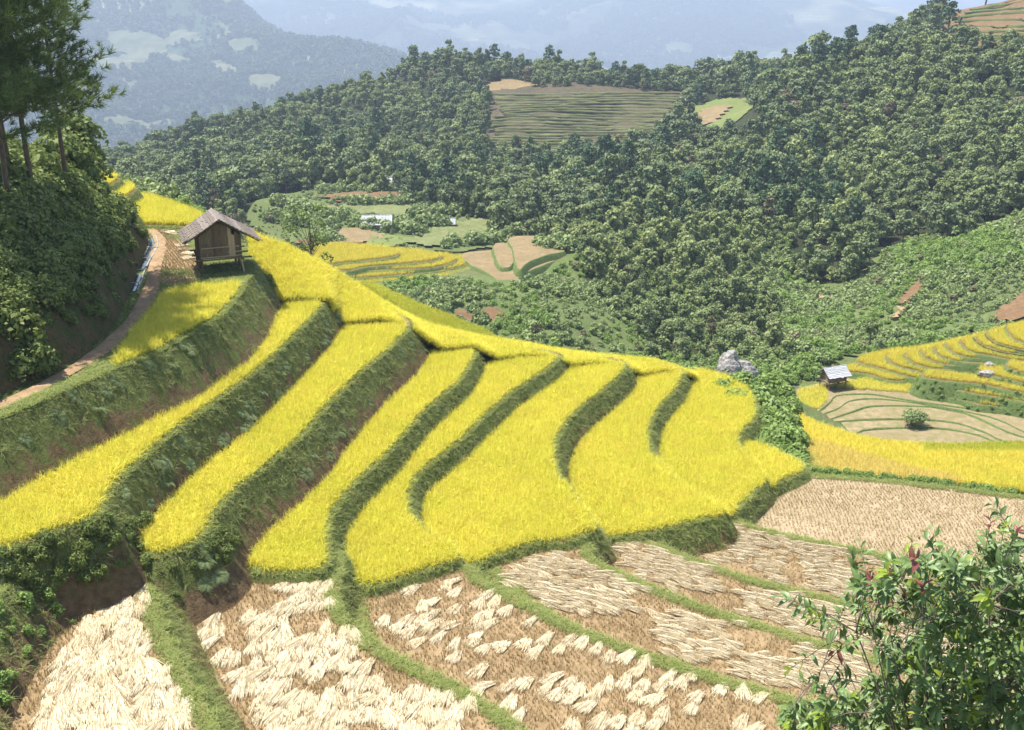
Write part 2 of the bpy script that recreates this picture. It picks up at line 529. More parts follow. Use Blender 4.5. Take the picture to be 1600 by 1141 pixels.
def lobed_cloud(lobes, n_per, size, jitter=0.55, seed=0, squash=1.0, up=0.25):
    """leaves on the shells of many uneven lobes, denser on top"""
    r = np.random.default_rng(seed)
    Cs, Ns, Ts = [], [], []
    for (c, rad) in lobes:
        d = unit(r.normal(size=(n_per, 3)))
        d[:, 2] = np.where(d[:, 2] < -0.35, -d[:, 2] * 0.6, d[:, 2])
        d = unit(d)
        rr = rad * (0.62 + 0.45 * r.random((n_per, 1)) ** 0.6)
        C = np.asarray(c) + d * rr * np.array([1, 1, squash])
        N = unit(d + np.array([0, 0, up]) + jitter * r.normal(size=(n_per, 3)))
        Cs.append(C); Ns.append(N)
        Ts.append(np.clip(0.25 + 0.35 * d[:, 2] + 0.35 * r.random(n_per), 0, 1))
    C = np.concatenate(Cs); N = np.concatenate(Ns); T = np.concatenate(Ts)
    s = size * (0.65 + 0.7 * r.random(len(C)))
    V, F = leaf_quads(C, N, s, 1.15, r, 0.12)
    return V, F, np.repeat(T, 4)

# ------------------------------------------------------------------ scatter of many small things by geometry nodes
def scatter_group(coll):
    g = bpy.data.node_groups.new('scatter_' + coll.name, 'GeometryNodeTree')
    g.interface.new_socket('Geometry', in_out='INPUT', socket_type='NodeSocketGeometry')
    g.interface.new_socket('Geometry', in_out='OUTPUT', socket_type='NodeSocketGeometry')
    gi = g.nodes.new('NodeGroupInput'); go = g.nodes.new('NodeGroupOutput')
    ci = g.nodes.new('GeometryNodeCollectionInfo')
    ci.inputs['Collection'].default_value = coll
    ci.inputs['Separate Children'].default_value = True
    ci.inputs['Reset Children'].default_value = True
    ip = g.nodes.new('GeometryNodeInstanceOnPoints')
    ip.inputs['Pick Instance'].default_value = True
    def named(nm, ty):
        a = g.nodes.new('GeometryNodeInputNamedAttribute'); a.data_type = ty
        a.inputs['Name'].default_value = nm
        return a.outputs['Attribute']
    g.links.new(gi.outputs[0], ip.inputs['Points'])
    g.links.new(ci.outputs[0], ip.inputs['Instance'])
    g.links.new(named('pick', 'INT'), ip.inputs['Instance Index'])
    g.links.new(named('rot', 'FLOAT_VECTOR'), ip.inputs['Rotation'])
    g.links.new(named('scl', 'FLOAT_VECTOR'), ip.inputs['Scale'])
    g.links.new(ip.outputs[0], go.inputs[0])
    return g

GROUPS = {}
def proto_set(name, meshes):
    """models to be copied by the scatter; they live outside the scene"""
    c = bpy.data.collections.new(name)
    for i, me in enumerate(meshes):
        o = bpy.data.objects.new('%s_%02d' % (name, i), me)
        c.objects.link(o)
    GROUPS[name] = (scatter_group(c), len(meshes))

def scatter(name, pts, proto, scl=1.0, svar=0.25, rot=None, label=None, cat=None, parent=None, zvar=0.0, pick=None):
    pts = np.asarray(pts, np.float32)
    n = len(pts)
    if n == 0: return None
    g, k = GROUPS[proto]
    me = bpy.data.meshes.new(name)
    me.vertices.add(n); me.vertices.foreach_set('co', pts.ravel())
    if rot is None:
        rot = np.zeros((n, 3)); rot[:, 2] = rng.random(n) * 6.283
    s = np.asarray(scl) * (1 + svar * (2 * rng.random(n) - 1))
    s3 = np.stack([s, s, s * (1 + zvar * (2 * rng.random(n) - 1))], 1)
    a = me.attributes.new('rot', 'FLOAT_VECTOR', 'POINT'); a.data.foreach_set('vector', rot.astype(np.float32).ravel())
    a = me.attributes.new('scl', 'FLOAT_VECTOR', 'POINT'); a.data.foreach_set('vector', s3.astype(np.float32).ravel())
    a = me.attributes.new('pick', 'INT', 'POINT'); a.data.foreach_set('value', (rng.integers(0, k, n) if pick is None else pick).astype(np.int32))
    me.update()
    o = add(name, me, parent)
    md = o.modifiers.new('scatter', 'NODES'); md.node_group = g
    tag(o, label, cat, kind='stuff')
    return o

# ================================================================== TERRAIN
# ---- the wide valley and the hills behind: heights measured along sight lines
def C3(u, v, y):
    p = at(u, v, y); return (p[0], p[1], p[2])
ctrl = [C3(*c) for c in [
    # scrub slope across the gully
    (620, 441, 158), (700, 441, 157), (800, 436, 155), (700, 480, 142), (800, 500, 140), (900, 470, 150), (850, 545, 133), (950, 545, 137),
    (1000, 470, 160), (1000, 400, 182), (900, 398, 172), (880, 420, 168), (960, 420, 172), (1080, 440, 172), (1060, 520, 150), (1130, 500, 158), (1180, 470, 168),
    # valley floor with its plots
    (420, 360, 205), (500, 330, 225), (600, 390, 182), (600, 350, 212), (600, 320, 238), (600, 295, 262), (700, 380, 190), (720, 330, 228), (480, 385, 185),
    (800, 385, 186), (800, 340, 222), (800, 300, 262), (880, 330, 226), (900, 290, 262), (420, 300, 258), (520, 285, 272), (320, 310, 252), (330, 350, 215),
    # wooded hill in the middle
    (650, 260, 298), (650, 200, 370), (600, 160, 415), (700, 150, 405), (700, 108, 450), (580, 140, 448), (480, 160, 435), (480, 220, 365), (400, 195, 420), (380, 250, 318), (300, 215, 405),
    (300, 260, 330), (220, 250, 372), (200, 275, 330), (760, 240, 322), (770, 155, 388), (800, 110, 450), (880, 112, 452), (950, 116, 455), (1000, 135, 440),
    # terraced tea slope and its saddle
    (800, 245, 318), (900, 245, 318), (1000, 240, 318), (800, 152, 385), (900, 152, 385), (1000, 152, 385), (1060, 158, 380), (1060, 210, 338), (1120, 165, 368), (1100, 205, 342), (1180, 170, 352),
    (1100, 135, 430), (1180, 130, 420),
    # the big wooded hillside on the right
    (1050, 240, 300), (1000, 290, 246), (1000, 340, 214), (1100, 300, 238), (1100, 380, 192), (1200, 210, 275), (1200, 300, 232), (1200, 400, 190), (1240, 440, 184), (1260, 130, 312), (1300, 200, 268), (1300, 300, 228),
    (1330, 410, 186), (1400, 90, 312), (1400, 170, 272), (1400, 280, 228), (1450, 370, 192), (1500, 70, 315), (1500, 200, 250), (1500, 300, 215), (1600, 45, 312), (1600, 120, 270), (1600, 220, 228), (1600, 300, 198),
    (1800, 0, 310), (1800, 120, 260), (1800, 260, 205),
    # scrub above the right-hand terraces
    (1400, 440, 170), (1400, 490, 152), (1330, 475, 166), (1310, 530, 145), (1340, 540, 142), (1450, 505, 147), (1500, 430, 163), (1560, 470, 152), (1600, 400, 165), (1600, 490, 143), (1700, 430, 152), (1250, 500, 158), (1230, 535, 142), (1290, 560, 132), (1800, 480, 140),
    # second hill behind on the right with red terraces
    (1460, 62, 345), (1540, 40, 350), (1600, 10, 356), (1500, 15, 372), (1430, 50, 380), (1700, -40, 380), (1560, 0, 378),
]]
ctrl += [
    # gully right behind the rice ridge and the hollow below the terraces
    (-24, 88, -24), (-14, 88, -30), (-4, 86, -31), (8, 86, -32), (18, 88, -33), (-22, 105, -33), (-6, 105, -41), (8, 108, -46), (15, 120, -49), (-6, 122, -47), (-25, 130, -42), (-40, 150, -41), (26, 135, -47), (36, 128, -45.5),
    (-4, 66, -30), (10, 66, -31), (20, 66, -30), (-18, 70, -22), (20, 76, -33.5),
    (25, 62, -31), (34, 60, -31.5), (50, 60, -33), (26, 84, -37), (40, 84, -39), (55, 84, -40), (24, 106, -37.5), (20, 100, -36.5), (27, 112, -40), (31, 106, -43), (33, 98, -44), (48, 98, -47), (62, 100, -47), (48, 110, -47), (62, 112, -46), (38, 120, -45.5), (52, 124, -45.5), (66, 126, -43.5), (85, 122, -40), (100, 115, -38),
    # left: the spur that carries the hut, falling away behind
    (-31, 78, -15.6), (-40, 92, -16), (-30, 96, -18), (-52, 100, -13), (-30, 112, -26), (-42, 120, -28), (-60, 150, -34), (-70, 120, -18), (-80, 90, -6), (-95, 150, -22), (-110, 100, 2), (-60, 60, -2), (-110, 60, 10), (-90, 200, -38), (-130, 220, -30), (-150, 300, -50),
    # behind the hills
    (-180, 380, -62), (-170, 480, -95), (-60, 560, -95), (0, 600, -100), (100, 600, -100), (200, 560, -90), (-250, 500, -110), (120, 520, -62), (200, 430, -30), (260, 420, -20), (300, 300, 25), (330, 450, 0), (250, 200, 5), (180, 150, -22), (140, 130, -32), (-260, 620, -120), (300, 640, -110),
]
TP = TPS(ctrl, 0.4)
def M(x, y):
    x = np.asarray(x, float); y = np.asarray(y, float)
    far = np.clip((y - 90) / 150, 0, 1)
    return TP(x, y) + fbm(x / 28, y / 28, 3) * (0.8 + 3.0 * far) + fbm(x / 7, y / 7, 11, 3) * 0.5

def grid_mesh(name, X, Y, Z, mat, smooth=True):
    ny, nx = X.shape
    V = np.stack([X, Y, Z], -1).reshape(-1, 3)
    i = np.arange((ny - 1) * nx).reshape(ny - 1, nx)[:, :-1].ravel()
    F = np.stack([i, i + 1, i + nx + 1, i + nx], 1)
    me = mesh_np(name, V, F, mats=mat if isinstance(mat, tuple) else (mat,), smooth=smooth)
    return me

gx, gy = np.meshgrid(np.arange(-300, 400, 3.0), np.concatenate([np.arange(64, 200, 2.0), np.arange(200, 660, 4.0)]))
gz = M(gx, gy)
hm = grid_mesh('hillside_terrain', gx, gy, gz, ('forest_floor', 'scrub_floor'))
cy = (gy[:-1, :-1]).ravel(); cx = gx[:-1, :-1].ravel()
hm.polygons.foreach_set('material_index', ((cy < 140) | ((cy < 178) & (cx < 12) & (cx > -75))).astype(np.int32))
tag(add('hillside_terrain', hm), kind='structure')

def hits(uv, y0=66.0, y1=640.0):
    """where sight lines through points of the photograph meet the valley terrain"""
    out = []
    ys = np.concatenate([np.arange(y0, 250, 1.0), np.arange(250, y1, 2.5)])
    for (u, v) in uv:
        r = ray(u, v)
        P = r[None, :] * (ys / r[1])[:, None]
        h = M(P[:, 0], P[:, 1])
        k = np.argmax(P[:, 2] < h)
        out.append(P[k] if (P[:, 2] < h).any() else P[-1])
    return np.array(out)

# ---- far mountains
FS = 2.0
TOPZ = []
def far_range(name, cs, us, ds, mat, amp, wl, seed, y_lo):
    cs = [(a, b_, c * FS) for (a, b_, c) in cs]; ds = ds * FS; amp = amp * FS; wl = wl * FS
    tps = TPS([C3(*c) for c in cs], 2.0)
    U, D = np.meshgrid(us, ds)
    X = (U - 800) / FPX * D * 1.03; Y = D
    def fz(X, Y):
        n = fbm(X / wl, Y / wl, seed, 5)
        n2 = np.abs(fbm(X / (wl * 1.7) + 5, Y / (wl * 1.7), seed + 9, 4))
        return tps(X, Y) + n * amp - n2 * amp * 1.3
    Z = fz(X, Y)
    o = tag(add(name, grid_mesh(name, X, Y, Z, mat)), kind='structure')
    TOPZ.append(float(Z.max()))
    return fz, o
FM1, _ = far_range('near_mountain', [
    (-300, 245, 880), (0, 240, 880), (150, 240, 880), (330, 238, 900), (450, 205, 930), (560, 150, 1000), (640, 125, 1040), (760, 130, 1040),
    (-300, 120, 1100), (0, 130, 1100), (200, 140, 1080), (350, 130, 1100), (450, 115, 1100), (540, 108, 1130), (600, 108, 1150), (700, 122, 1200),
    (-300, 20, 1300), (0, 40, 1270), (200, 60, 1250), (330, 48, 1290), (420, 50, 1270), (480, 72, 1240), (540, 97, 1210),
    (-300, -45, 1600), (0, -45, 1550), (200, -40, 1480), (330, -25, 1430), (390, 12, 1400), (440, 45, 1370), (500, 88, 1420), (560, 112, 1450), (650, 140, 1500), (300, 60, 1750), (0, 0, 1900), (450, 120, 1750), (650, 140, 1800)],
    np.linspace(-420, 800, 210), np.concatenate([np.linspace(820, 1500, 150), np.linspace(1510, 1850, 30)]), 'mountain_near', 26, 160, 21, 820)
FM2, _ = far_range('far_mountain', [
    (-500, 130, 1900), (100, 130, 1900), (500, 128, 1900), (900, 125, 1900), (1300, 125, 1900), (1900, 125, 1900),
    (-500, 60, 2400), (200, 60, 2400), (520, 40, 2500), (700, 70, 2350), (900, 60, 2400), (1100, 70, 2350), (1300, 62, 2400), (1500, 70, 2400), (1900, 60, 2400),
    (-500, -50, 3000), (200, -50, 3000), (500, -20, 3000), (700, 0, 2900), (900, -25, 3000), (1150, -30, 2950), (1330, -18, 2900), (1430, 14, 2800), (1500, 38, 2700), (1560, 50, 2600), (1900, 30, 2600),
    (-500, -40, 3700), (200, -40, 3700), (600, -35, 3700), (900, -40, 3700), (1150, -40, 3500), (1330, -20, 3400), (1450, 40, 3300), (1600, 60, 3300), (1900, 40, 3300)],
    np.linspace(-700, 2200, 260), np.linspace(1850, 3750, 130), 'mountain_far', 70, 420, 41, 1850)
FM3, _ = far_range('last_mountain', [(u, v, d) for u in (-500, 300, 900, 1300, 1500, 1700, 2100) for (v, d) in ((60, 4300), (0, 5000), (-35, 5800))],
    np.linspace(-800, 2400, 90), np.linspace(4200, 5900, 40), 'mountain_far', 110, 700, 61, 4200)
def far_patch(fz, px, y0, y1, step, dz, store):
    ys = np.linspace(y0, y1, 500); out = []
    for (u, v) in px:
        r = ray(u, v); P = r[None] * (ys / r[1])[:, None]
        b_ = P[:, 2] < fz(P[:, 0], P[:, 1])
        out.append(P[np.argmax(b_)] if b_.any() else P[-1])
    P = smooth_poly(ccw(np.array(out)[:, :2]), 40.0)
    X, Y = np.meshgrid(np.arange(P[:, 0].min() - step, P[:, 0].max() + step, step), np.arange(P[:, 1].min() - step, P[:, 1].max() + step, step))
    if X.size > 60000: return
    ins = inside(X + 3 * step * fbm(X / (8 * step), Y / (8 * step), 13, 3), Y, P)
    ny, nx = X.shape; i = np.arange((ny - 1) * nx).reshape(ny - 1, nx)[:, :-1].ravel()
    F = np.stack([i, i + 1, i + nx + 1, i + nx], 1); F = F[ins.ravel()[F].sum(1) >= 2]
    if len(F) == 0: return
    me = mesh_np('far_field', np.stack([X, Y, fz(X, Y) + dz], -1).reshape(-1, 3), F, mats=('far_field',), smooth=True)
    tag(add('far_field', me), kind='structure'); store.append(P)
FARP = []; FARP2 = []
for px in ([(165, 55), (195, 50), (215, 62), (185, 75), (165, 72)], [(180, 66), (215, 52), (240, 54), (265, 66), (270, 85), (312, 100), (280, 105), (225, 90), (180, 80)], [(150, 95), (225, 86), (235, 100), (200, 112), (150, 112)], [(265, 52), (310, 55), (320, 68), (275, 72)], [(355, 65), (395, 62), (415, 82), (370, 85)], [(330, 95), (360, 102), (370, 118), (335, 110)], [(380, 128), (400, 118), (445, 125), (430, 142), (395, 142)], [(200, 128), (216, 128), (216, 146), (200, 148)], [(150, 192), (250, 190), (300, 200), (220, 206)]):
    far_patch(FM1, px, 1650, 3300, 9.0, 3.0, FARP)
for px in ([(610, 32), (690, 8), (722, 30), (700, 48)], [(830, 16), (880, 10), (900, 30), (850, 40)], [(900, 72), (960, 52), (985, 70), (930, 88)], [(1000, 12), (1060, 5), (1065, 25), (1010, 32)], [(460, 22), (500, 10), (545, 32), (500, 46)], [(1150, 46), (1200, 40), (1210, 58), (1160, 62)], [(760, 78), (800, 66), (815, 84), (770, 92)], [(1270, 70), (1330, 60), (1340, 76), (1280, 84)]):
    far_patch(FM2, px, 3750, 7000, 26.0, 8.0, FARP2)
gp = np.array([[-15000, -800], [15000, -800], [15000, 15000], [-15000, 15000]], float)
tag(add('valley_ground', mesh_np('valley_ground', np.c_[gp, np.full(4, -650.0)], [[0, 1, 2, 3]], mats=('mountain_far',))), kind='structure')

# ---- rice terraces: each level is a bank of earth with a flat top, traced along its lip
SLABS = []
def W(pts, z):
    """list mixing ('w', x, y) world points and (u, v) points of the photograph taken at level z"""
    out = []
    for p in pts:
        if p[0] == 'w': out.append((p[1], p[2]))
        else: out.append(tuple(on(p[0], p[1], z)[:2]))
    return np.array(out)

def terrace(name, pts, z, k=0.5, H=3.0, top='soil_wet', bank='bank_grass', step=0.45, bump=0.12, sm=True, link=True):
    P = ccw(W(pts, z))
    if sm: P = smooth_poly(P, step)
    n = len(P)
    T = unit(np.roll(P, -1, 0) - np.roll(P, 1, 0))
    for _ in range(2): T = unit(T + 0.5 * (np.roll(T, 1, 0) + np.roll(T, -1, 0)))
    N = np.stack([T[:, 1], -T[:, 0]], 1)
    deps = np.array([0.0, 0.04, 0.16, 0.34, 0.55, 0.78, 1.0]) * H
    V = []; D = []
    for j, d in enumerate(deps):
        ns = fbm(P[:, 0] / 1.1 + d * 2.1, P[:, 1] / 1.1 - d * 1.3, 5 + j, 3) * bump * (0.4 if j < 2 else 1.0) * min(1.0, 0.5 + d)
        off = (k * d + ns + (0.05 if j else 0.0))[:, None] if isinstance(ns, np.ndarray) else k * d
        zz = z - d + (fbm(P[:, 0] / 1.7, P[:, 1] / 1.7, 91, 2) * 0.10 if j < 2 else 0)
        V.append(np.c_[P + N * off, np.full(n, 0.0) + zz]); D.append(np.full(n, d / H))
    m_ = len(deps)
    Vw = np.concatenate(V); Dw = np.concatenate(D)
    i = np.arange(n); i2 = (i + 1) % n
    F = []
    for j in range(m_ - 1):
        F.append(np.stack([j * n + i, (j + 1) * n + i, (j + 1) * n + i2, j * n + i2], 1))
    quads = np.concatenate(F)
    tri = tessellate_polygon([[Vector((p[0], p[1], 0)) for p in P]])
    me = bpy.data.meshes.new(name)
    faces = [tuple(q) for q in quads.tolist()] + [tuple(t_) for t_ in tri]
    me.from_pydata(Vw.tolist(), [], faces)
    mi = np.zeros(len(me.polygons), np.int32); mi[:len(quads)] = 1
    me.polygons.foreach_set('material_index', mi)
    sf = np.zeros(len(me.polygons), bool); sf[:len(quads)] = True
    me.polygons.foreach_set('use_smooth', sf)
    me.materials.append(MATS[top]); me.materials.append(MATS[bank])
    a = me.attributes.new('depth', 'FLOAT', 'POINT'); a.data.foreach_set('value', Dw.astype(np.float32))
    me.update()
    if tri:
        # make sure the flat top looks up
        pn = me.polygons[len(quads)].normal
        if pn.z < 0:
            for pl in list(me.polygons)[len(quads):]: pl.flip()
    o = tag(add('terrace_ground' if link else name, me), kind='structure')
    s = dict(name=name, P=P, N=N, z=z, k=k, H=H, obj=o, box=(P[:, 0].min() - k * H, P[:, 0].max() + k * H, P[:, 1].min() - k * H, P[:, 1].max() + k * H))
    SLABS.append(s)
    return s

def surf(x, y, skip=None, only=None):
    """height of the built terraces (with their banks) at x, y; -1e3 where there is none"""
    x = np.asarray(x, float); y = np.asarray(y, float)
    out = np.full(x.shape, -1e3)
    for s in SLABS:
        if s is skip or (only and s['name'] not in only): continue
        b = s['box']
        w = (x > b[0]) & (x < b[1]) & (y > b[2]) & (y < b[3])
        if not w.any(): continue
        xs, ys = x[w], y[w]
        ins = inside(xs, ys, s['P'])
        d = np.where(ins, 0.0, dist_line(xs, ys, s['P']))
        h = np.where(ins, s['z'], s['z'] - d / s['k'])
        h = np.where(h < s['z'] - s['H'], -1e3, h)
        out[w] = np.maximum(out[w], h)
    return out

w = lambda x, y: ('w', x, y)
ZL, Z2, Z3, Z4, Z5, Z6, Z7, Z8, Z9 = -15.0, -17.5, -19.5, -21.6, -22.7, -23.7, -25.1, -26.2, -26.8
ZS1, ZS2, ZS3, ZS4, ZS5, ZS6, ZS7 = -20.3, -21.9, -22.98, -24.0, -25.38, -26.5, -27.3

HUTL = terrace('hut_level', [(-120, 705), (0, 655), (60, 630), (100, 612), (150, 592), (187, 576), (250, 550), (300, 521), (343, 497), (366, 473), (380, 453), (385, 440), (391, 433), (398, 424), (397, 412),
                             (390, 395), w(-17.5, 66.5), w(-19, 70), w(-22, 74), w(-26, 78), w(-34, 80), w(-36, 60), w(-34, 44), w(-30, 34)], ZL, 0.62, 5.5, 'grass_ground', 'bank_earth')
T2 = terrace('level_two', [(-160, 925), (-60, 890), (0, 866), (81, 836), (133, 819), (156, 809), (163, 795), (178, 765), (214, 728), (250, 696), (300, 656), (333, 633), (400, 583), (450, 537), (493, 493), (510, 470), (508, 461), (490, 457),
                           w(-14.5, 67), w(-17.2, 66), w(-18.3, 60), w(-19, 50), w(-20.5, 44), w(-25, 36)], Z2, 0.5, 4.6, 'soil_wet', 'bank_earth')
T3 = terrace('level_three', [(222, 866), (242, 874), (283, 862), (312, 848), (324, 834), (330, 815), (364, 773), (404, 741), (473, 684), (500, 650), (566, 583), (606, 550), (630, 527), (641, 508), (636, 498), (610, 490),
                             w(-9.5, 66.5), w(-13.5, 66), w(-14.6, 50), w(-16.8, 40), w(-16, 36)], Z3, 0.62, 4.0, 'soil_wet', 'bank_earth')
T4 = terrace('level_four', [(372, 884), (400, 896), (460, 898), (505, 895), (516, 882), (516, 855), (515, 833), (521, 805), (553, 761), (602, 716), (622, 692), (666, 643), (716, 600), (738, 568), (744, 548), (735, 533), (715, 528),
                            w(-6, 66.5), w(-10, 65), w(-11.2, 52), w(-13.8, 41), w(-13.2, 37.3)], Z4, 0.6, 2.6)
T5 = terrace('level_five', [(546, 905), (556, 917), (574, 921), (598, 917), (650, 900), (700, 884), (715, 878), (717, 870), (700, 855), (680, 842), (662, 829), (648, 813), (641, 799), (640, 777), (650, 749), (683, 720), (723, 688), (740, 670), (800, 616), (850, 583), (872, 565), (876, 555), (866, 549), (840, 546),
                            w(-1.5, 68), w(-5.5, 67), w(-6.8, 55), w(-9.6, 43.5), w(-9, 38.5)], Z5, 0.6, 2.2)
T6 = terrace('level_six', [(722, 889), (740, 885), (804, 863), (844, 850), (885, 849), (915, 838), (932, 826), (925, 814), (905, 789), (889, 768), (877, 748), (867, 713), (875, 680), (900, 646), (950, 606), (974, 584), (979, 571), (968, 562), (940, 557),
                           w(4.5, 69.5), w(0.5, 69), w(-3.2, 54), w(-6.4, 44), w(-3.6, 41.2)], Z6, 0.6, 2.4)
T7 = terrace('level_seven', [(926, 842), (960, 842), (995, 838), (1059, 825), (1100, 815), (1130, 807), (1134, 800), (1110, 788), (1070, 763), (1045, 742), (1030, 726), (1018, 708), (1015, 680), (1026, 646), (1056, 610), (1066, 592), (1068, 580), (1058, 572), (1035, 568),
                             w(9.5, 72), w(6, 71), w(1.8, 58), w(0.5, 52), w(1.6, 46.8), w(3, 45.4)], Z7, 0.6, 2.6)
T8 = terrace('level_eight', [(1136, 811), (1148, 801), (1170, 781), (1186, 765), (1196, 752), (1185, 735), (1167, 713), (1154, 692), (1160, 676), (1177, 660), (1182, 638), (1173, 615), (1150, 596), (1110, 583), (1080, 579),
                             w(12.5, 74), w(10, 72), w(7, 62), w(6.5, 55), w(8, 50.5), w(9, 49.5)], Z8, 0.6, 3.0)
T9 = terrace('level_nine', [(1176, 792), (1195, 775), (1215, 757), (1240, 747), (1258, 738), (1258, 731), (1235, 716), (1205, 702), (1175, 693), w(12.2, 59), w(11.8, 54)], Z9, 0.7, 3.0)

LBK = terrace('left_bank', [(45, 888), (10, 920), (-25, 965), (-70, 1030), (-110, 1140), (-160, 1300), w(-22, 20), w(-26, 30), w(-24, 36)], -18.4, 0.75, 3.0, 'grass_ground', 'bank_earth')
S1 = terrace('paddy_one', [(222, 906), (240, 918), (247, 945), (262, 985), (285, 1040), (325, 1105), (360, 1165), (420, 1270), (460, 1420), w(-14, 18), w(-21, 24), w(-20, 35.5), w(-15, 36.2)], ZS1, 0.75, 2.6, 'soil_dry')
S2 = terrace('paddy_two', [(534, 898), (528, 925), (530, 945), (545, 968), (585, 1003), (640, 1035), (700, 1063), (760, 1096), (815, 1136), (860, 1190), (905, 1270), (930, 1420), w(-8, 18), w(-11, 24), w(-13.4, 32), w(-13.8, 37.4), w(-7.5, 39)], ZS2, 0.55, 2.4, 'soil_dry')
S3 = terrace('paddy_three', [(742, 886), (752, 902), (810, 934), (912, 984), (1005, 1018), (1125, 1056), (1235, 1089), (1330, 1116), (1470, 1160), (1600, 1230), w(14, 22), w(2, 18), w(-2, 24), w(-6.5, 36), w(-7, 39), w(-3.6, 40.2)], ZS3, 0.55, 2.2, 'soil_dry')
S4 = terrace('paddy_four', [(924, 858), (926, 872), (990, 904), (1059, 932), (1128, 956), (1231, 988), (1300, 1008), (1420, 1044), (1600, 1100), (1750, 1160), w(14, 24), w(4, 34), w(-1.5, 41.5), w(-1, 45), w(3.2, 46)], ZS4, 0.55, 2.2, 'soil_dry')
S5 = terrace('paddy_five', [(998, 834), (1010, 842), (1062, 864), (1162, 900), (1300, 935), (1450, 976), (1650, 1034), (1800, 1080), w(16, 28), w(5.5, 42), w(3, 46), w(6, 49)], ZS5, 0.55, 2.0, 'soil_dry')
S6 = terrace('paddy_six', [(1138, 803), (1150, 811), (1214, 832), (1300, 849), (1400, 871), (1650, 932), (1850, 985), w(21, 32), w(10, 44), w(6.2, 47), w(9.5, 52.5)], ZS6, 0.55, 2.0, 'soil_dry')
S7 = terrace('paddy_seven', [(1262, 741), (1300, 743), (1400, 752), (1500, 763), (1600, 776), (1750, 800), w(42, 46), w(34, 34), w(20, 38), w(10, 49), w(11, 55), w(13, 59.2), w(16.5, 60.2)], ZS7, 0.6, 5.0, 'soil_pale')

# ---- strip surfaces that fall with the slope (rice fields whose risers face away)
def ribbon(name, near, far, mat, rows=14, back=None):
    """near, far: matching lists of world points; returns the sampled surface"""
    A = smooth_poly(np.array(near), 0.9, closed=False); B = smooth_poly(np.array(far), 0.9, closed=False)
    n = 70
    def res(Q):
        s = np.r_[0, np.cumsum(np.linalg.norm(np.diff(Q, axis=0), axis=1))]; s /= s[-1]
        t = np.linspace(0, 1, n)
        return np.stack([np.interp(t, s, Q[:, i]) for i in range(3)], 1)
    A, B = res(A), res(B)
    t = np.linspace(0, 1, rows)[:, None, None]
    G = A[None] * (1 - t) + B[None] * t
    if back is not None:
        ex = [B + np.array(b)[None] for b in back]
        G2 = np.concatenate([G, np.array(ex)], 0)
    else: G2 = G
    o = tag(add(name, grid_mesh(name, G2[..., 0], G2[..., 1], G2[..., 2], mat)), kind='structure')
    return G

def sub3(p, dz):
    return (p[0], p[1], p[2] + dz)
RH = 0.62   # height of the standing rice
ridge_near = [sub3(on(396, 447, ZL - 1.0), 0), sub3(on(420, 470, -17.0), 0), sub3(on(470, 469, -17.15), 0), sub3(on(512, 470, -17.35), 0), sub3(on(527, 505, -19.0), 0), sub3(on(596, 501, -19.05), 0), sub3(on(645, 515, -19.7), 0), sub3(on(690, 547, -21.2), 0), sub3(on(738, 542, -21.25), 0), sub3(on(775, 562, -22.3), 0), sub3(on(815, 556, -22.4), 0), sub3(on(872, 562, -22.7), 0), sub3(on(890, 572, -23.3), 0), sub3(on(925, 568, -23.4), 0), sub3(on(976, 574, -23.9), 0), sub3(on(1000, 586, -24.7), 0), sub3(on(1040, 580, -24.8), 0), sub3(on(1085, 590, -25.6), 0)]
ridge_far = [sub3(at(u, v, y), -RH) for (u, v, y) in ((388, 352, 68.5), (420, 364, 69), (450, 376, 69.5), (500, 401, 70.5), (550, 432, 71.5), (600, 466, 72), (640, 489, 72.5), (700, 509, 73), (760, 521, 74), (800, 527, 74.5), (860, 539, 75), (920, 547, 75.5), (980, 553, 76), (1020, 556, 76), (1060, 570, 75.5), (1085, 580, 75))]
RIDGE = ribbon('ridge_slope', ridge_near, ridge_far, ('grass_ground',), back=[(0, 1.2, -0.9), (0.8, 3.5, -3.5), (2, 9, -9), (3, 16, -15)])
strip_near = [sub3(at(u, v, y), -RH) for (u, v, y) in ((560, 436, 84), (620, 474, 84), (680, 508, 84), (740, 527, 84), (800, 545, 84), (860, 552, 84))]
strip_far = [sub3(at(u, v, y), -RH) for (u, v, y) in ((585, 440, 90), (650, 468, 90), (700, 487, 90), (760, 513, 90), (790, 532, 90), (850, 545, 90))]
STRIP = ribbon('lower_slope', strip_near, strip_far, ('grass_ground',), rows=8, back=[(0.5, 2, -1.5), (1, 6, -6), (2, 10, -12)])
yel_near = [at(1262, 736, 61.5), at(1300, 742, 61.5), at(1400, 750, 61), at(1500, 760, 60.5), at(1600, 772, 60), at(1800, 800, 58)]
yel_far = [sub3(at(u, v, y), -RH) for (u, v, y) in ((1240, 636, 80), (1275, 655, 79), (1340, 676, 78), (1420, 687, 77), (1500, 688, 77), (1580, 686, 77), (1800, 684, 77))]
YEL = ribbon('east_slope', yel_near, yel_far, ('soil_wet',), back=[(0, 1.2, -1.2), (0, 5, -5), (0, 12, -12)])

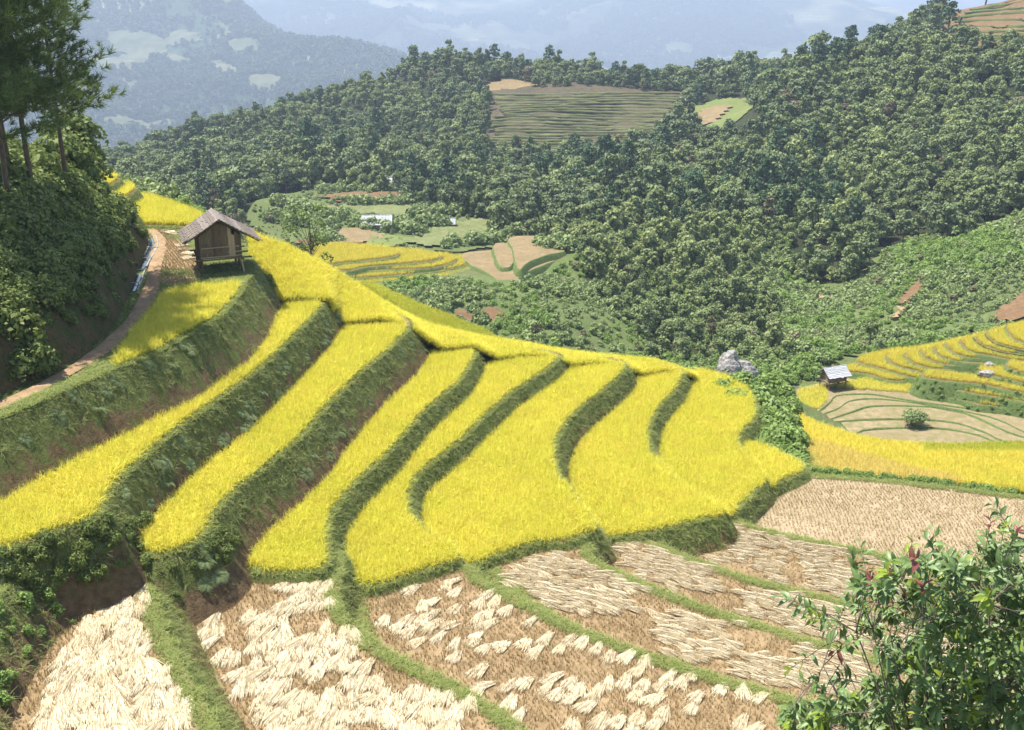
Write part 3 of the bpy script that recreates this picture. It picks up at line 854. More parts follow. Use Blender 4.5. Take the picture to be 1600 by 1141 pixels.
# ---- terraces further off
US = []
US.append(terrace('upper_one', [(213, 352), (240, 352), (285, 354), (315, 357), w(-21.5, 74.5), w(*on(335, 334, -14.1)[:2]), w(*on(310, 322, -14.1)[:2]), w(*on(280, 311, -14.1)[:2]), w(*on(255, 303, -14.1)[:2]), w(*on(232, 296, -14.1)[:2]), w(-34, 86), w(-36, 80)], -14.7, 0.5, 3.0))
US.append(terrace('upper_two', [(206, 336), (203, 325), (197, 309), (205, 303), (214, 297), (212, 292), (202, 289), (188, 289), w(-46, 88), w(-40, 76)], -13.7, 0.5, 4.0, 'soil_wet', 'bank_earth'))
US.append(terrace('upper_three', [(168, 291), (180, 285), (187, 281), (187, 277), (176, 275), w(-50, 90), w(-48, 80)], -12.9, 0.5, 4.0, 'soil_wet', 'bank_earth'))
FT = []
for nm, ln, z, tp in (('far_five', [(560, 446), (602, 442), (649, 439), (696, 435), (724, 429), (746, 422), (753, 414), (745, 404)], -41.5, 'soil_brown'),
                  ('far_four', [(550, 436), (577, 434), (630, 430), (686, 424), (714, 419), (731, 413), (733, 405), (722, 399)], -40.9, 'soil_wet'),
                  ('far_three', [(545, 428), (561, 424.5), (611, 422), (667, 420), (696, 415), (711, 409), (712, 403), (700, 397)], -40.35, 'soil_wet'),
                  ('far_two', [(540, 424), (574, 417.5), (611, 414.5), (658, 410.5), (686, 406), (690, 400), (676, 396)], -39.8, 'soil_wet'),
                  ('far_one', [(520, 415), (527, 412.5), (570, 408), (602, 404.5), (620, 401), (624, 396), (615, 393)], -39.2, 'soil_wet')):
    a = on(*ln[-1], z); b = on(*ln[0], z)
    FT.append(terrace(nm, ln + [w(a[0] - 2, 178), w(b[0] - 6, 180), w(b[0] - 6, b[1] + 3)], z, 0.5, 5.0, tp, 'bank_far', step=1.2))
terrace('brown_low', [(736, 414), (752, 421), (770, 432), (790, 447), (806, 446), (812, 430), (840, 418), (880, 402), (902, 394), w(10, 182), w(-8, 180)], -40.6, 0.5, 4.0, 'soil_brown', 'bank_far', step=1.2)
terrace('brown_mid', [(776, 404), (779, 412), (785, 418), (795, 417), (803, 408), (806, 403), w(0.5, 184), w(-3, 184)], -39.9, 0.5, 4.0, 'soil_brown', 'bank_far', step=1.0)
terrace('brown_top', [(811, 421), (820, 413), (833, 405.5), (859, 397), (882, 392.5), (880, 388), w(7, 188), w(0, 188), w(0.2, 178)], -39.5, 0.5, 4.0, 'soil_brown', 'bank_far', step=1.2)
ES = []
for nm, ln, z in (('east_a', [(1285, 690), (1340, 697), (1420, 702), (1500, 704), (1600, 706)], -45.7),
                  ('east_b', [(1330, 678), (1348, 671), (1408, 667), (1480, 669), (1530, 679), (1570, 694)], -45.5),
                  ('east_c', [(1270, 663), (1286, 660), (1340, 655), (1424, 654), (1490, 659), (1536, 673), (1580, 692)], -45.32),
                  ('east_d', [(1270, 662), (1290, 656), (1330, 643), (1360, 634), (1420, 633), (1480, 637), (1520, 649), (1600, 682)], -45.15),
                  ('east_e', [(1265, 655), (1280, 648), (1310, 637), (1326, 626), (1360, 622), (1420, 627), (1500, 640), (1560, 655), (1620, 680)], -44.98),
                  ('east_f', [(1262, 650), (1280, 641), (1298, 626), (1307, 617), (1360, 615), (1400, 621), (1460, 630), (1540, 640), (1600, 646), (1700, 660)], -44.8)):
    b = on(*ln[-1], z); a = on(*ln[0], z)
    ES.append(terrace(nm, ln + [w(b[0] + 5, b[1]), w(b[0] + 6, 128), w(a[0] + 2, 122 if nm != 'east_f' else 121)], z, 0.5, 4.0, 'soil_olive', 'bank_far', step=0.9))
RT = []
rt_lips = [[(1322, 581), (1350, 584), (1392, 596)], [(1340, 567), (1370, 575), (1404, 585), (1438, 593)], [(1386, 563), (1400, 572), (1430, 580), (1460, 586)], [(1415, 559), (1428, 569), (1450, 575), (1474, 578)],
           [(1440, 553), (1450, 562), (1470, 569), (1508, 572)], [(1460, 549), (1472, 559), (1496, 565), (1536, 568)], [(1479, 544), (1492, 554), (1510, 559), (1532, 560)], [(1502, 539), (1514, 549), (1540, 555), (1600, 565)],
           [(1525, 533), (1540, 543), (1560, 549), (1594, 555)], [(1543, 527), (1556, 537), (1576, 543), (1604, 549)], [(1574, 518), (1580, 528), (1592, 534), (1612, 540)]]
for i, ln in enumerate(rt_lips):
    z = -44.3 + 0.46 * i
    a = on(*ln[0], z); b = on(*ln[-1], z)
    RT.append(terrace('right_%02d' % i, ln + [w(b[0] + 3, b[1] + 0.5), w(a[0] + 26, a[1] + 2), w(a[0] + 26, a[1] + 6), w(a[0] + 8, a[1] + 6.0), w(a[0] + 1.0, a[1] + 2.5)], z, 0.5, 5.0, 'soil_wet', 'bank_far', step=0.8))
LR = []
for nm, ln, z in (('low_c', [(1462, 615), (1500, 624), (1528, 632), (1600, 640), (1700, 652)], -44.2), ('low_b', [(1484, 605), (1520, 615), (1560, 621), (1600, 629), (1700, 645)], -43.3),
                  ('low_a', [(1440, 589), (1464, 594), (1500, 598), (1538, 602), (1600, 615), (1700, 632)], -42.5), ('low_d', [(1528, 581), (1560, 590), (1600, 599), (1700, 615)], -41.9), ('low_e', [(1572, 574), (1600, 584), (1700, 600)], -41.3)):
    a = on(*ln[0], z); b = on(*ln[-1], z)
    LR.append(terrace(nm, ln + [w(b[0] + 2, b[1] + 3), w(a[0] + 2, a[1] + 2.4)], z, 0.5, 5.0, 'soil_wet', 'bank_far', step=0.8))

# ---- left hillside above the path
edge_px = [(-160, 690), (-80, 655), (0, 620), (75, 588), (130, 560), (178, 520), (198, 480), (210, 446), (220, 420), (231, 395), (237, 374), (231, 358), (226, 352)]
E0 = smooth_poly(W(edge_px, ZL), 0.8, closed=False)
tt = np.array([0, 0.5, 1.0, 1.8, 2.8, 4, 5.5, 8, 11, 15, 20, 28, 40, 60])
hh = np.array([-0.3, 1.0, 1.9, 2.9, 3.6, 4.2, 4.9, 5.8, 6.9, 8.4, 10.5, 14, 19, 26])
LX = E0[None, :, 0] - tt[:, None]; LY = E0[None, :, 1] + 0.12 * tt[:, None]
taper = np.interp(np.arange(len(E0)) / len(E0), [0, 0.72, 1.0], [1, 1, 0.2])[None]
LZ = ZL + hh[:, None] * taper + fbm(LX / 3.0, LY / 3.0, 33, 4) * (0.9 * np.clip(tt[:, None], 0, 1))
LHX, LHY, LHZ = LX, LY, LZ
tag(add('left_hillside', grid_mesh('left_hillside', LX[::-1], LY[::-1], LZ[::-1], 'slope_earth')), kind='structure')
LHS = (E0, tt, hh)
# ground under the camera
fx, fy = np.meshgrid(np.linspace(-40, 40, 60), np.linspace(-8, 22, 40))
fz = -2.2 - 0.95 * (fy + 2) + fbm(fx / 3, fy / 3, 8) * 0.6
tag(add('near_slope', grid_mesh('near_slope', fx, fy, np.minimum(fz, -1.9), 'grass_ground')), kind='structure')

# ---- path and irrigation channel
def ribbon_line(name, pts, z, width, mat, dz=0.085, jit=0.06):
    Q = smooth_poly(np.array(pts), 0.5, closed=False)
    T = unit(np.gradient(Q, axis=0)); N = np.stack([-T[:, 1], T[:, 0]], 1)
    s = np.arange(len(Q))
    wd = width * (1 + 0.3 * fbm(s / 4.0, s * 0 + 3, 4, 2))
    cols = [-1, -0.5, 0, 0.5, 1]
    X = np.stack([Q[:, 0] + N[:, 0] * wd / 2 * c for c in cols]); Y = np.stack([Q[:, 1] + N[:, 1] * wd / 2 * c for c in cols])
    Z = z + dz + np.array([-0.06, 0.0, -0.03, 0.0, -0.06])[:, None] + fbm(X / 0.6, Y / 0.6, 2, 2) * 0.04
    return tag(add(name, grid_mesh(name, X[::-1], Y[::-1], Z[::-1], mat)), kind='structure'), Q
path_px = [(-120, 675), (0, 634), (60, 606), (110, 580), (160, 547), (200, 510), (222, 480), (236, 452), (240, 436), (242, 420), (246, 400), (250, 388), (250, 376), (242, 364), (230, 355)]
PATH = W(path_px, ZL)
_, PATHQ = ribbon_line('footpath', PATH, ZL, 0.85, 'path_earth')
chan_px = [(206, 456), (213, 440), (219, 424), (227, 408), (236, 393), (240, 383), (237, 370)]
CQ = smooth_poly(W(chan_px, ZL), 0.4, closed=False)
Tn = unit(np.gradient(CQ, axis=0)); Nn = np.stack([-Tn[:, 1], Tn[:, 0]], 1)
ch = empty('irrigation_channel', (CQ[0, 0], CQ[0, 1], ZL))
tag(ch, 'concrete irrigation channel with water running beside the footpath', 'channel')
def chan_strip(name, a, b, z0, z1, mat):
    A = np.c_[CQ + Nn * a, np.full(len(CQ), z1)]; B = np.c_[CQ + Nn * b, np.full(len(CQ), z1)]
    A0 = A.copy(); A0[:, 2] = z0; B0 = B.copy(); B0[:, 2] = z0
    G = np.stack([A0, A, B, B0])
    o = add(name, grid_mesh(name, G[..., 0], G[..., 1], G[..., 2], mat, smooth=False)); o.parent = ch
    o.location = -Vector(ch.location)
    return o
chan_strip('channel_wall', 0.25, 0.33, ZL - 0.1, ZL + 0.10, 'concrete')
chan_strip('channel_wall', -0.33, -0.25, ZL - 0.1, ZL + 0.10, 'concrete')
chan_strip('channel_water', -0.249, 0.249, ZL - 0.05, ZL + 0.03, 'canal_water')
for k in (4, 12, 20, 28):
    if k < len(CQ):
        b = MB(); a = math.atan2(Nn[k, 1], Nn[k, 0]); b.box(-0.36, 0.36, -0.04, 0.04, 0.101, 0.14)
        o = b.build('cross_bar', 'concrete', ch); o.location = (CQ[k, 0] - ch.location.x, CQ[k, 1] - ch.location.y, 0); o.rotation_euler = (0, 0, a)

# ---- draped plots in the valley
FIELDS = []
def draped(name, px, mat, dz=0.25, ygrid=1.5, lift=None):
    P = hits(px)[:, :2]
    P = smooth_poly(ccw(P), 3.0)
    x0, y0 = P.min(0); x1, y1 = P.max(0)
    X, Y = np.meshgrid(np.arange(x0 - ygrid, x1 + ygrid, ygrid), np.arange(y0 - ygrid, y1 + ygrid, ygrid))
    Z = M(X, Y) + dz
    ins = inside(X + 2.2 * fbm(X / 5, Y / 5, 13, 3), Y + 2.2 * fbm(X / 5 + 9, Y / 5, 14, 3), P)
    ny, nx = X.shape
    i = np.arange((ny - 1) * nx).reshape(ny - 1, nx)[:, :-1].ravel()
    F = np.stack([i, i + 1, i + nx + 1, i + nx], 1)
    keep = ins.ravel()[F].sum(1) >= 2
    if keep.sum() == 0: return P
    me = mesh_np(name, np.stack([X, Y, Z], -1).reshape(-1, 3), F[keep], mats=(mat,), smooth=True)
    tag(add(name, me), kind='structure')
    FIELDS.append((name, P))
    return P
draped('valley_field', [(395, 345), (430, 305), (520, 292), (640, 318), (700, 335), (760, 352), (790, 385), (720, 394), (500, 392), (410, 372)], 'field_green', 0.3)
draped('valley_field', [(515, 309), (560, 306), (635, 309), (632, 319), (575, 321), (518, 318)], 'soil_red', 0.75)
draped('valley_field', [(505, 325), (560, 322), (640, 326), (630, 338), (560, 340), (500, 334)], 'field_pale', 0.75)
draped('valley_field', [(525, 380), (545, 362), (590, 370), (575, 384), (548, 388)], 'soil_brown', 0.75)
draped('valley_field', [(478, 386), (500, 382), (550, 388), (540, 392), (480, 392)], 'soil_red', 0.9)
draped('valley_field', [(640, 384), (680, 360), (750, 345), (775, 352), (740, 372), (690, 390)], 'field_pale', 0.75)
draped('valley_field', [(575, 384), (592, 372), (640, 378), (630, 390), (585, 392)], 'field_lime', 0.75)
draped('scrub_ground', [(560, 470), (620, 446), (740, 447), (800, 450), (880, 425), (905, 440), (960, 500), (1010, 560), (800, 560), (680, 520)], 'field_green', 0.3)
draped('scrub_ground', [(1225, 450), (1330, 440), (1400, 390), (1440, 370), (1500, 380), (1600, 330), (1750, 330), (1750, 520), (1500, 520), (1330, 560), (1240, 560)], 'field_green', 0.3)
draped('saddle_field', [(1045, 215), (1062, 190), (1075, 172), (1110, 160), (1145, 157), (1172, 165), (1165, 182), (1130, 203), (1085, 222)], 'field_lime', 0.4, 2.0)
draped('saddle_field', [(1075, 195), (1100, 175), (1140, 172), (1120, 190), (1090, 203)], 'soil_brown', 0.9, 2.0)
draped('bare_patch', [(752, 140), (790, 128), (825, 130), (832, 147), (790, 151), (760, 150)], 'soil_brown', 0.4, 2.0)
draped('hilltop_field', [(850, 108), (880, 100), (940, 104), (985, 116), (985, 125), (920, 118), (860, 114)], 'dry_grass', 0.5, 2.0)
draped('landslip', [(1400, 478), (1412, 465), (1435, 450), (1440, 453), (1418, 476), (1406, 484)], 'soil_red', 0.8, 0.8)
draped('landslip', [(1550, 508), (1575, 485), (1605, 465), (1610, 495), (1575, 512)], 'soil_red', 0.9, 1.0)
draped('hill_track', [(1390, 487), (1402, 486), (1402, 508), (1397, 510), (1397, 492)], 'path_earth', 0.9, 0.5)
draped('hill_track', [(1270, 468), (1300, 471), (1335, 479), (1335, 483), (1300, 475), (1270, 472)], 'path_earth', 0.9, 0.6)
draped('bare_patch', [(752, 488), (775, 486), (790, 500), (770, 508)], 'soil_red', 0.6, 0.8)
draped('bare_patch', [(712, 494), (740, 495), (735, 503), (715, 501)], 'soil_red', 0.6, 0.8)


# ================================================================== SMALL PLANT MODELS
def blades(n, h, spread, width, seed, lean=0.35, droop=0.3, segs=3, tint0=0.0, tint1=1.0, base_r=0.05):
    """a clump of bent, tapering blades"""
    r = np.random.default_rng(seed)
    V, F, T = [], [], []
    for i in range(n):
        a = r.random() * 6.283
        hh_ = h * (0.7 + 0.45 * r.random())
        ln = lean * (0.3 + r.random())
        d = np.array([math.cos(a), math.sin(a), 0.0]); side = np.array([-math.sin(a), math.cos(a), 0.0])
        tw = r.normal() * 0.6; side = side * math.cos(tw) + d * math.sin(tw)
        b = np.array([r.normal() * base_r, r.normal() * base_r, 0.0])
        i0 = len(V)
        for s in range(segs + 1):
            t = s / segs
            p = b + d * (spread * ln * t + droop * hh_ * t * t * ln) + np.array([0, 0, hh_ * (t - droop * ln * t ** 3)])
            wd = width * (1 - 0.85 * t ** 1.5) * 0.5
            V += [p - side * wd, p + side * wd]; T += [tint0 + (tint1 - tint0) * t] * 2
        for s in range(segs):
            k = i0 + 2 * s
            F.append((k, k + 1, k + 3, k + 2))
    return np.array(V), np.array(F), np.array(T)

def join(*parts):
    V, F, T, o = [], [], [], 0
    for (v, f, t_) in parts:
        V.append(v); F.append(f + o); T.append(t_); o += len(v)
    return np.concatenate(V), np.concatenate(F), np.concatenate(T)

def rice_tuft(seed):
    a = blades(8, 0.60, 0.20, 0.020, seed, 0.5, 0.25, 2, 0.0, 0.8, 0.06)
    b = blades(9, 0.63, 0.24, 0.024, seed + 100, 0.7, 0.7, 3, 0.3, 1.0, 0.07)
    return join(a, b)
for mat in ('rice_ripe', 'rice_late', 'rice_green', 'rice_pale'):
    proto_set('plants_' + mat, [mesh_np('rice_plant', *rice_tuft(40 + s)[:2], rice_tuft(40 + s)[2], (mat,)) for s in range(5)])
proto_set('grass_bank', [mesh_np('grass_tuft', *(lambda q: (q[0], q[1], q[2]))(blades(11, 0.24, 0.34, 0.030, 300 + s, 0.9, 0.9, 2, 0.0, 0.7, 0.07)), ('grass_bank',)) for s in range(4)])
proto_set('grass_lip', [mesh_np('grass_tuft', *(lambda q: (q[0], q[1], q[2]))(blades(11, 0.16, 0.22, 0.022, 330 + s, 0.8, 0.6, 2, 0.0, 0.9, 0.06)), ('grass_lip',)) for s in range(4)])
proto_set('stubble', [mesh_np('stubble_tuft', *(lambda q: (q[0], q[1], q[2]))(blades(8, 0.13, 0.06, 0.022, 360 + s, 0.5, 0.0, 1, 0.9, 0.0, 0.03)), ('stubble',)) for s in range(4)])
proto_set('reed', [mesh_np('reed_clump', *(lambda q: (q[0], q[1], q[2]))(blades(34, 1.7, 1.5, 0.085, 390 + s, 0.9, 0.8, 4, 0.0, 1.0, 0.16)), ('leaf_bright',)) for s in range(3)])

def lobes_round(seed, r0=1.0, h=1.0, n=9, spread=0.62, zlo=0.35):
    r = np.random.default_rng(seed)
    L = [((0, 0, h * 0.95), r0 * 0.55)]
    for i in range(n):
        a = r.random() * 6.283; q = spread * (0.35 + 0.65 * r.random())
        L.append(((r0 * q * math.cos(a), r0 * q * math.sin(a), h * (zlo + (1 - zlo) * r.random() * (1.15 - q * 0.7))), r0 * (0.28 + 0.24 * r.random())))
    return L

def cloud_mesh(name, seed, mat, r0, h, nl, nper, size, **kw):
    V, F, T = lobed_cloud(lobes_round(seed, r0, h, nl, **kw), nper, size, seed=seed)
    return mesh_np(name, V, F, T, (mat,))
proto_set('shrub_shade', [cloud_mesh('shrub_mass', 500 + s, 'leaf_shade', 1.0, 1.1, 10, 85, 0.17, zlo=0.15) for s in range(5)])
proto_set('shrub_scrub', [cloud_mesh('shrub_mass', 520 + s, 'leaf_scrub', 1.0, 0.9, 7, 42, 0.30, zlo=0.1) for s in range(5)])
proto_set('shrub_far', [cloud_mesh('tree_mass', 540 + s, 'leaf_far', 3.2, 6.0, 6, 26, 1.9, zlo=0.2) for s in range(4)])
proto_set('shrub_bright', [cloud_mesh('shrub_mass', 560 + s, 'leaf_bright', 1.0, 0.9, 8, 50, 0.24, zlo=0.1) for s in range(3)])

# ================================================================== RICE
def in_view(P, m=320):
    q = proj(P)
    return (q[:, 0] > -m) & (q[:, 0] < 1600 + m) & (q[:, 1] > -m) & (q[:, 1] < 1141 + m)

def grid_pts(P, sp, jit=0.45, hexa=True, ang=0.0):
    c, s = math.cos(ang), math.sin(ang)
    R = np.array([[c, -s], [s, c]])
    Q = P @ R
    x0, y0 = Q.min(0); x1, y1 = Q.max(0)
    X, Y = np.meshgrid(np.arange(x0, x1, sp), np.arange(y0, y1, sp))
    if hexa: X[::2] += sp * 0.5
    q = np.stack([X.ravel(), Y.ravel()], 1)
    q += (rng.random(q.shape) - 0.5) * 2 * jit * sp
    return q @ R.T

ridge_foot = np.concatenate([RIDGE[0, :, :2], RIDGE[-1, ::-1, :2]])
def slab_pts(s, sp, inset, jit=0.45, clear=0.12, poly=None, ang=0.0, ridge=True, hexa=True):
    q = grid_pts(s['P'] if poly is None else poly, sp, jit, hexa, ang)
    P3 = np.c_[q, np.full(len(q), s['z'])]
    q = q[in_view(P3)]
    k = inside(q[:, 0], q[:, 1], s['P'])
    if poly is not None: k &= inside(q[:, 0], q[:, 1], poly)
    q = q[k]
    q = q[dist_line(q[:, 0], q[:, 1], s['P']) > inset]
    if ridge: q = q[~inside(q[:, 0], q[:, 1], ridge_foot)]
    if len(q) == 0: return np.zeros((0, 3))
    o = surf(q[:, 0], q[:, 1], skip=s)
    # keep clear of the foot of the bank above
    q = q[o < s['z'] - clear] if clear < 0 else q[(o < s['z'] - 0.02)]
    return np.c_[q, np.full(len(q), s['z'])]

def rice_h(p):
    return 0.97 + 0.12 * fbm(p[:, 0] / 3.5, p[:, 1] / 3.5, 201, 3) + 0.07 * vnoise(p[:, 0] / 0.7, p[:, 1] / 0.7, 203)
def rice_lean(p):
    r = np.zeros((len(p), 3)); r[:, 2] = rng.random(len(p)) * 6.283
    r[:, 0] = 0.25 * fbm(p[:, 0] / 1.6, p[:, 1] / 1.6, 205, 2) + 0.10 * rng.normal(size=len(p))
    r[:, 1] = 0.25 * fbm(p[:, 0] / 1.6 + 7, p[:, 1] / 1.6, 207, 2) + 0.10 * rng.normal(size=len(p))
    return r
SEAMS = [np.array(q_, float) for q_ in ([(662, 830), (680, 842), (700, 855), (715, 872)], [(889, 768), (905, 789), (925, 814), (932, 826)], [(1031, 728), (1045, 742), (1070, 763), (1110, 788), (1134, 801)], [(1167, 713), (1185, 735), (1196, 752)])]
def near_seam(P, tol=9.0):
    q = proj(P); m = np.zeros(len(P), bool)
    for s_ in SEAMS: m |= dist_line(q[:, 0], q[:, 1], s_, closed=False) < tol
    return m
SIDES = {'level_two': 'second terrace, below the stilt hut', 'level_three': 'third terrace, right of the fern-covered bank', 'level_four': 'fourth terrace with the straight front edge', 'level_five': 'fifth terrace, curving to a point in front',
         'level_six': 'sixth terrace in the middle of the hillside', 'level_seven': 'seventh terrace, wide and curved', 'level_eight': 'eighth terrace, rounded at its right end', 'level_nine': 'small pointed terrace next to the bare pale paddy'}
for s in (T2, T3, T4, T5, T6, T7, T8, T9):
    p = slab_pts(s, 0.15, 0.04)
    p = p[(dist_line(p[:, 0], p[:, 1], s['P']) > 0.24) | near_seam(p, 16)]
    p[:, 2] += -0.02
    scatter('rice_crop', p, 'plants_rice_ripe', rice_h(p), 0.16, rot=rice_lean(p), label='ripe yellow rice standing on the ' + SIDES[s['name']], cat='rice')
t1poly = smooth_poly(W([(168, 592), (200, 537), (233, 498), (258, 466), (300, 453), (345, 450), (392, 448), (405, 475), (330, 535), (180, 606)], ZL), 0.6)
p = slab_pts(HUTL, 0.165, 0.30, poly=t1poly)
scatter('rice_crop', p, 'plants_rice_ripe', rice_h(p), 0.16, rot=rice_lean(p), label='ripe yellow rice between the footpath and the stilt hut', cat='rice')

def ribbon_pts(G, n, jit=0.0):
    rows, cols, _ = G.shape
    seg = np.linalg.norm(G[0, 1:] - G[0, :-1], axis=1)
    cw = np.r_[0, np.cumsum(seg)]; cw /= cw[-1]
    ci = np.interp(rng.random(n), cw, np.arange(cols)); ri = rng.random(n) * (rows - 1)
    c0 = np.clip(ci.astype(int), 0, cols - 2); r0 = np.clip(ri.astype(int), 0, rows - 2)
    fc = (ci - c0)[:, None]; fr = (ri - r0)[:, None]
    return (G[r0, c0] * (1 - fr) * (1 - fc) + G[r0 + 1, c0] * fr * (1 - fc) + G[r0, c0 + 1] * (1 - fr) * fc + G[r0 + 1, c0 + 1] * fr * fc)
p = ribbon_pts(RIDGE, 18000)
h_ = surf(p[:, 0], p[:, 1])
p = p[h_ < p[:, 2] + 0.03]
scatter('rice_crop', p, 'plants_rice_ripe', rice_h(p), 0.16, rot=rice_lean(p), label='ripe yellow rice on the ridge slope running down behind the terraces', cat='rice')
p = ribbon_pts(STRIP, 4200)
scatter('rice_crop', p, 'plants_rice_green', 1.05, 0.2, label='greenish rice strip just beyond the scrub behind the ridge', cat='rice')
p = ribbon_pts(YEL, 17000); p = p[in_view(p)]
q_ = proj(p)
pale = q_[:, 1] > 690 + (q_[:, 0] - 1262) * 0.27 + 12 * vnoise(p[:, 0] / 2, p[:, 1] / 2, 5)
pale &= q_[:, 0] < 1500
grn = (q_[:, 0] > 1440) & (q_[:, 1] < 712)
scatter('rice_crop', p[~pale & ~grn], 'plants_rice_late', 1.05, 0.2, label='yellow rice on the broad slope at the right edge beyond the bare paddy', cat='rice')
scatter('rice_crop', p[pale], 'plants_rice_pale', 1.0, 0.2, label='pale tan-yellow rice patch beside the leafy bush', cat='rice')
scatter('rice_crop', p[grn & ~pale], 'plants_rice_green', 1.0, 0.2, label='greener rice strip just below the harvested brown plots on the right', cat='rice')
for s, lb in zip(US, ('ripe rice on the lowest small terrace up the path behind the hut', 'ripe rice on the middle small terrace above the path', 'ripe rice on the topmost small terrace by the wooded slope')):
    p = slab_pts(s, 0.19, 0.25, ridge=False)
    scatter('rice_crop', p, 'plants_rice_ripe', 1.05, 0.16, label=lb, cat='rice')
pf = np.concatenate([slab_pts(s, 0.34, 0.4, ridge=False) for s in FT[:]])
scatter('rice_crop', pf, 'plants_rice_late', 1.25, 0.2, label='yellow rice on the curved terraces across the gully', cat='rice')
pf = np.concatenate([slab_pts(s, 0.27, 0.3, ridge=False) for s in RT])
scatter('rice_crop', pf, 'plants_rice_late', 1.15, 0.2, label='yellow rice on the stepped terraces right of the far hut', cat='rice')
pf = []
for s in LR:
    a = slab_pts(s, 0.27, 0.3, ridge=False); pf.append(a)
scatter('rice_crop', np.concatenate(pf), 'plants_rice_late', 1.0, 0.2, label='yellow rice in narrow strips at the right edge below the stepped terraces', cat='rice')
e_ = slab_pts(ES[5], 0.27, 0.2, ridge=False); qe = proj(e_)
e_ = e_[((qe[:, 0] < 1292) & (qe[:, 1] < 640)) | ((qe[:, 1] < 606 + (qe[:, 0] - 1300) * 0.07) & (qe[:, 0] < 1550))]
scatter('rice_crop', e_, 'plants_rice_ripe', 1.0, 0.2, label='yellow rice left standing round the harvested plots below the far hut', cat='rice')

# ================================================================== GRASS ON BANKS AND BUNDS
def bank_pts(s, dens, dmax=None, d0=0.02):
    P = s['P']; n = len(P)
    L = np.linalg.norm(np.roll(P, -1, 0) - P, axis=1)
    H = dmax or s['H']
    ntot = int(L.sum() * H * dens)
    idx = rng.choice(n, ntot, p=L / L.sum()); t = rng.random(ntot)[:, None]
    d = d0 + (H - d0) * rng.random(ntot)
    p = P[idx] * (1 - t) + np.roll(P, -1, 0)[idx] * t
    N = unit(s['N'][idx] * (1 - t) + np.roll(s['N'], -1, 0)[idx] * t)
    p = p + N * (s['k'] * d + 0.03)[:, None]
    Q = np.c_[p, s['z'] - d]
    ok = in_view(Q, 320)
    Q, N, d = Q[ok], N[ok], d[ok]
    o = surf(Q[:, 0], Q[:, 1], skip=s)
    ok = o < Q[:, 2] + 0.02
    return Q[ok], N[ok], d[ok]

def tilt_rot(N, amount, var):
    """lean the clump out from the bank"""
    n = len(N)
    az = np.arctan2(N[:, 1], N[:, 0])
    r = np.zeros((n, 3))
    r[:, 1] = amount + var * rng.normal(size=n)
    r[:, 0] = var * rng.normal(size=n)
    r[:, 2] = az + 0.5 * rng.normal(size=n)
    return r
near_slabs = [HUTL, T2, T3, T4, T5, T6, T7, T8, T9, LBK, S1, S2, S3, S4, S5, S6, S7]
Q_, R_, S_ = [], [], []
for s in near_slabs:
    earthy = s in (HUTL, T2, T3)
    Q, N, d = bank_pts(s, 55 if not earthy else 34)
    if earthy:
        keep = rng.random(len(Q)) < np.clip(1.05 - 1.15 * d / 1.8, 0.04, 1) * (0.45 + 1.1 * (vnoise(Q[:, 0] / 1.3, Q[:, 1] / 1.3 + Q[:, 2], 77) + 0.5))
        Q, N = Q[keep], N[keep]
    else:
        keep = rng.random(len(Q)) < np.clip(1.1 - 0.55 * d / 1.2, 0.25, 1)
        Q, N = Q[keep], N[keep]
    Q_.append(Q); R_.append(tilt_rot(N, 0.55, 0.3))
Q_ = np.concatenate(Q_); R_ = np.concatenate(R_)
scatter('bank_grass', Q_, 'grass_bank', 0.52, 0.55, rot=R_, label='short green grass covering the terrace banks', cat='grass')
L_ = []
for s in near_slabs:
    wd = 0.55 if s in (S2, S3, S4, S5, S6, S7, S1) else (0.34 if s is not HUTL else 0.8)
    P = s['P']; n = len(P)
    L = np.linalg.norm(np.roll(P, -1, 0) - P, axis=1)
    nt = int(L.sum() * wd * 95)
    idx = rng.choice(n, nt, p=L / L.sum()); t_ = rng.random(nt)[:, None]
    p = P[idx] * (1 - t_) + np.roll(P, -1, 0)[idx] * t_ - s['N'][idx] * (wd * rng.random(nt))[:, None]
    Q = np.c_[p, np.full(nt, s['z'])]
    Q = Q[in_view(Q, 320)]
    Q = Q[surf(Q[:, 0], Q[:, 1], skip=s) < s['z'] - 0.02]
    Q = Q[~inside(Q[:, 0], Q[:, 1], ridge_foot)]
    Q = Q[~near_seam(Q, 12)]
    L_.append(Q)
L_ = np.concatenate(L_)
scatter('bund_grass', L_, 'grass_lip', 1.0, 0.4, label='fresh green grass along the terrace lips and paddy bunds', cat='grass')
# grass beside the path
q = grid_pts(HUTL['P'], 0.22, 0.5)
q = q[in_view(np.c_[q, np.full(len(q), ZL)])]
q = q[inside(q[:, 0], q[:, 1], HUTL['P'])]
dp = dist_line(q[:, 0], q[:, 1], PATHQ, closed=False)
harv = smooth_poly(W([(246, 440), (272, 447), (300, 440), (318, 425), (300, 395), (275, 372), (255, 352), (230, 351), (246, 362), (258, 378), (258, 400), (250, 425)], ZL), 0.6)
hut_px = W([(300, 440), (395, 445), (395, 415), (305, 412)], ZL)
k = (dp > 0.45 + 0.3 * vnoise(q[:, 0], q[:, 1], 9)) & ~inside(q[:, 0], q[:, 1], t1poly) & ~inside(q[:, 0], q[:, 1], harv)
k &= dist_line(q[:, 0], q[:, 1], CQ, closed=False) > 0.5
k &= rng.random(len(q)) < 0.75
q = q[k]
scatter('verge_grass', np.c_[q, np.full(len(q), ZL)], 'grass_lip', 1.15, 0.4, label='grassy verge along the earth footpath', cat='grass')

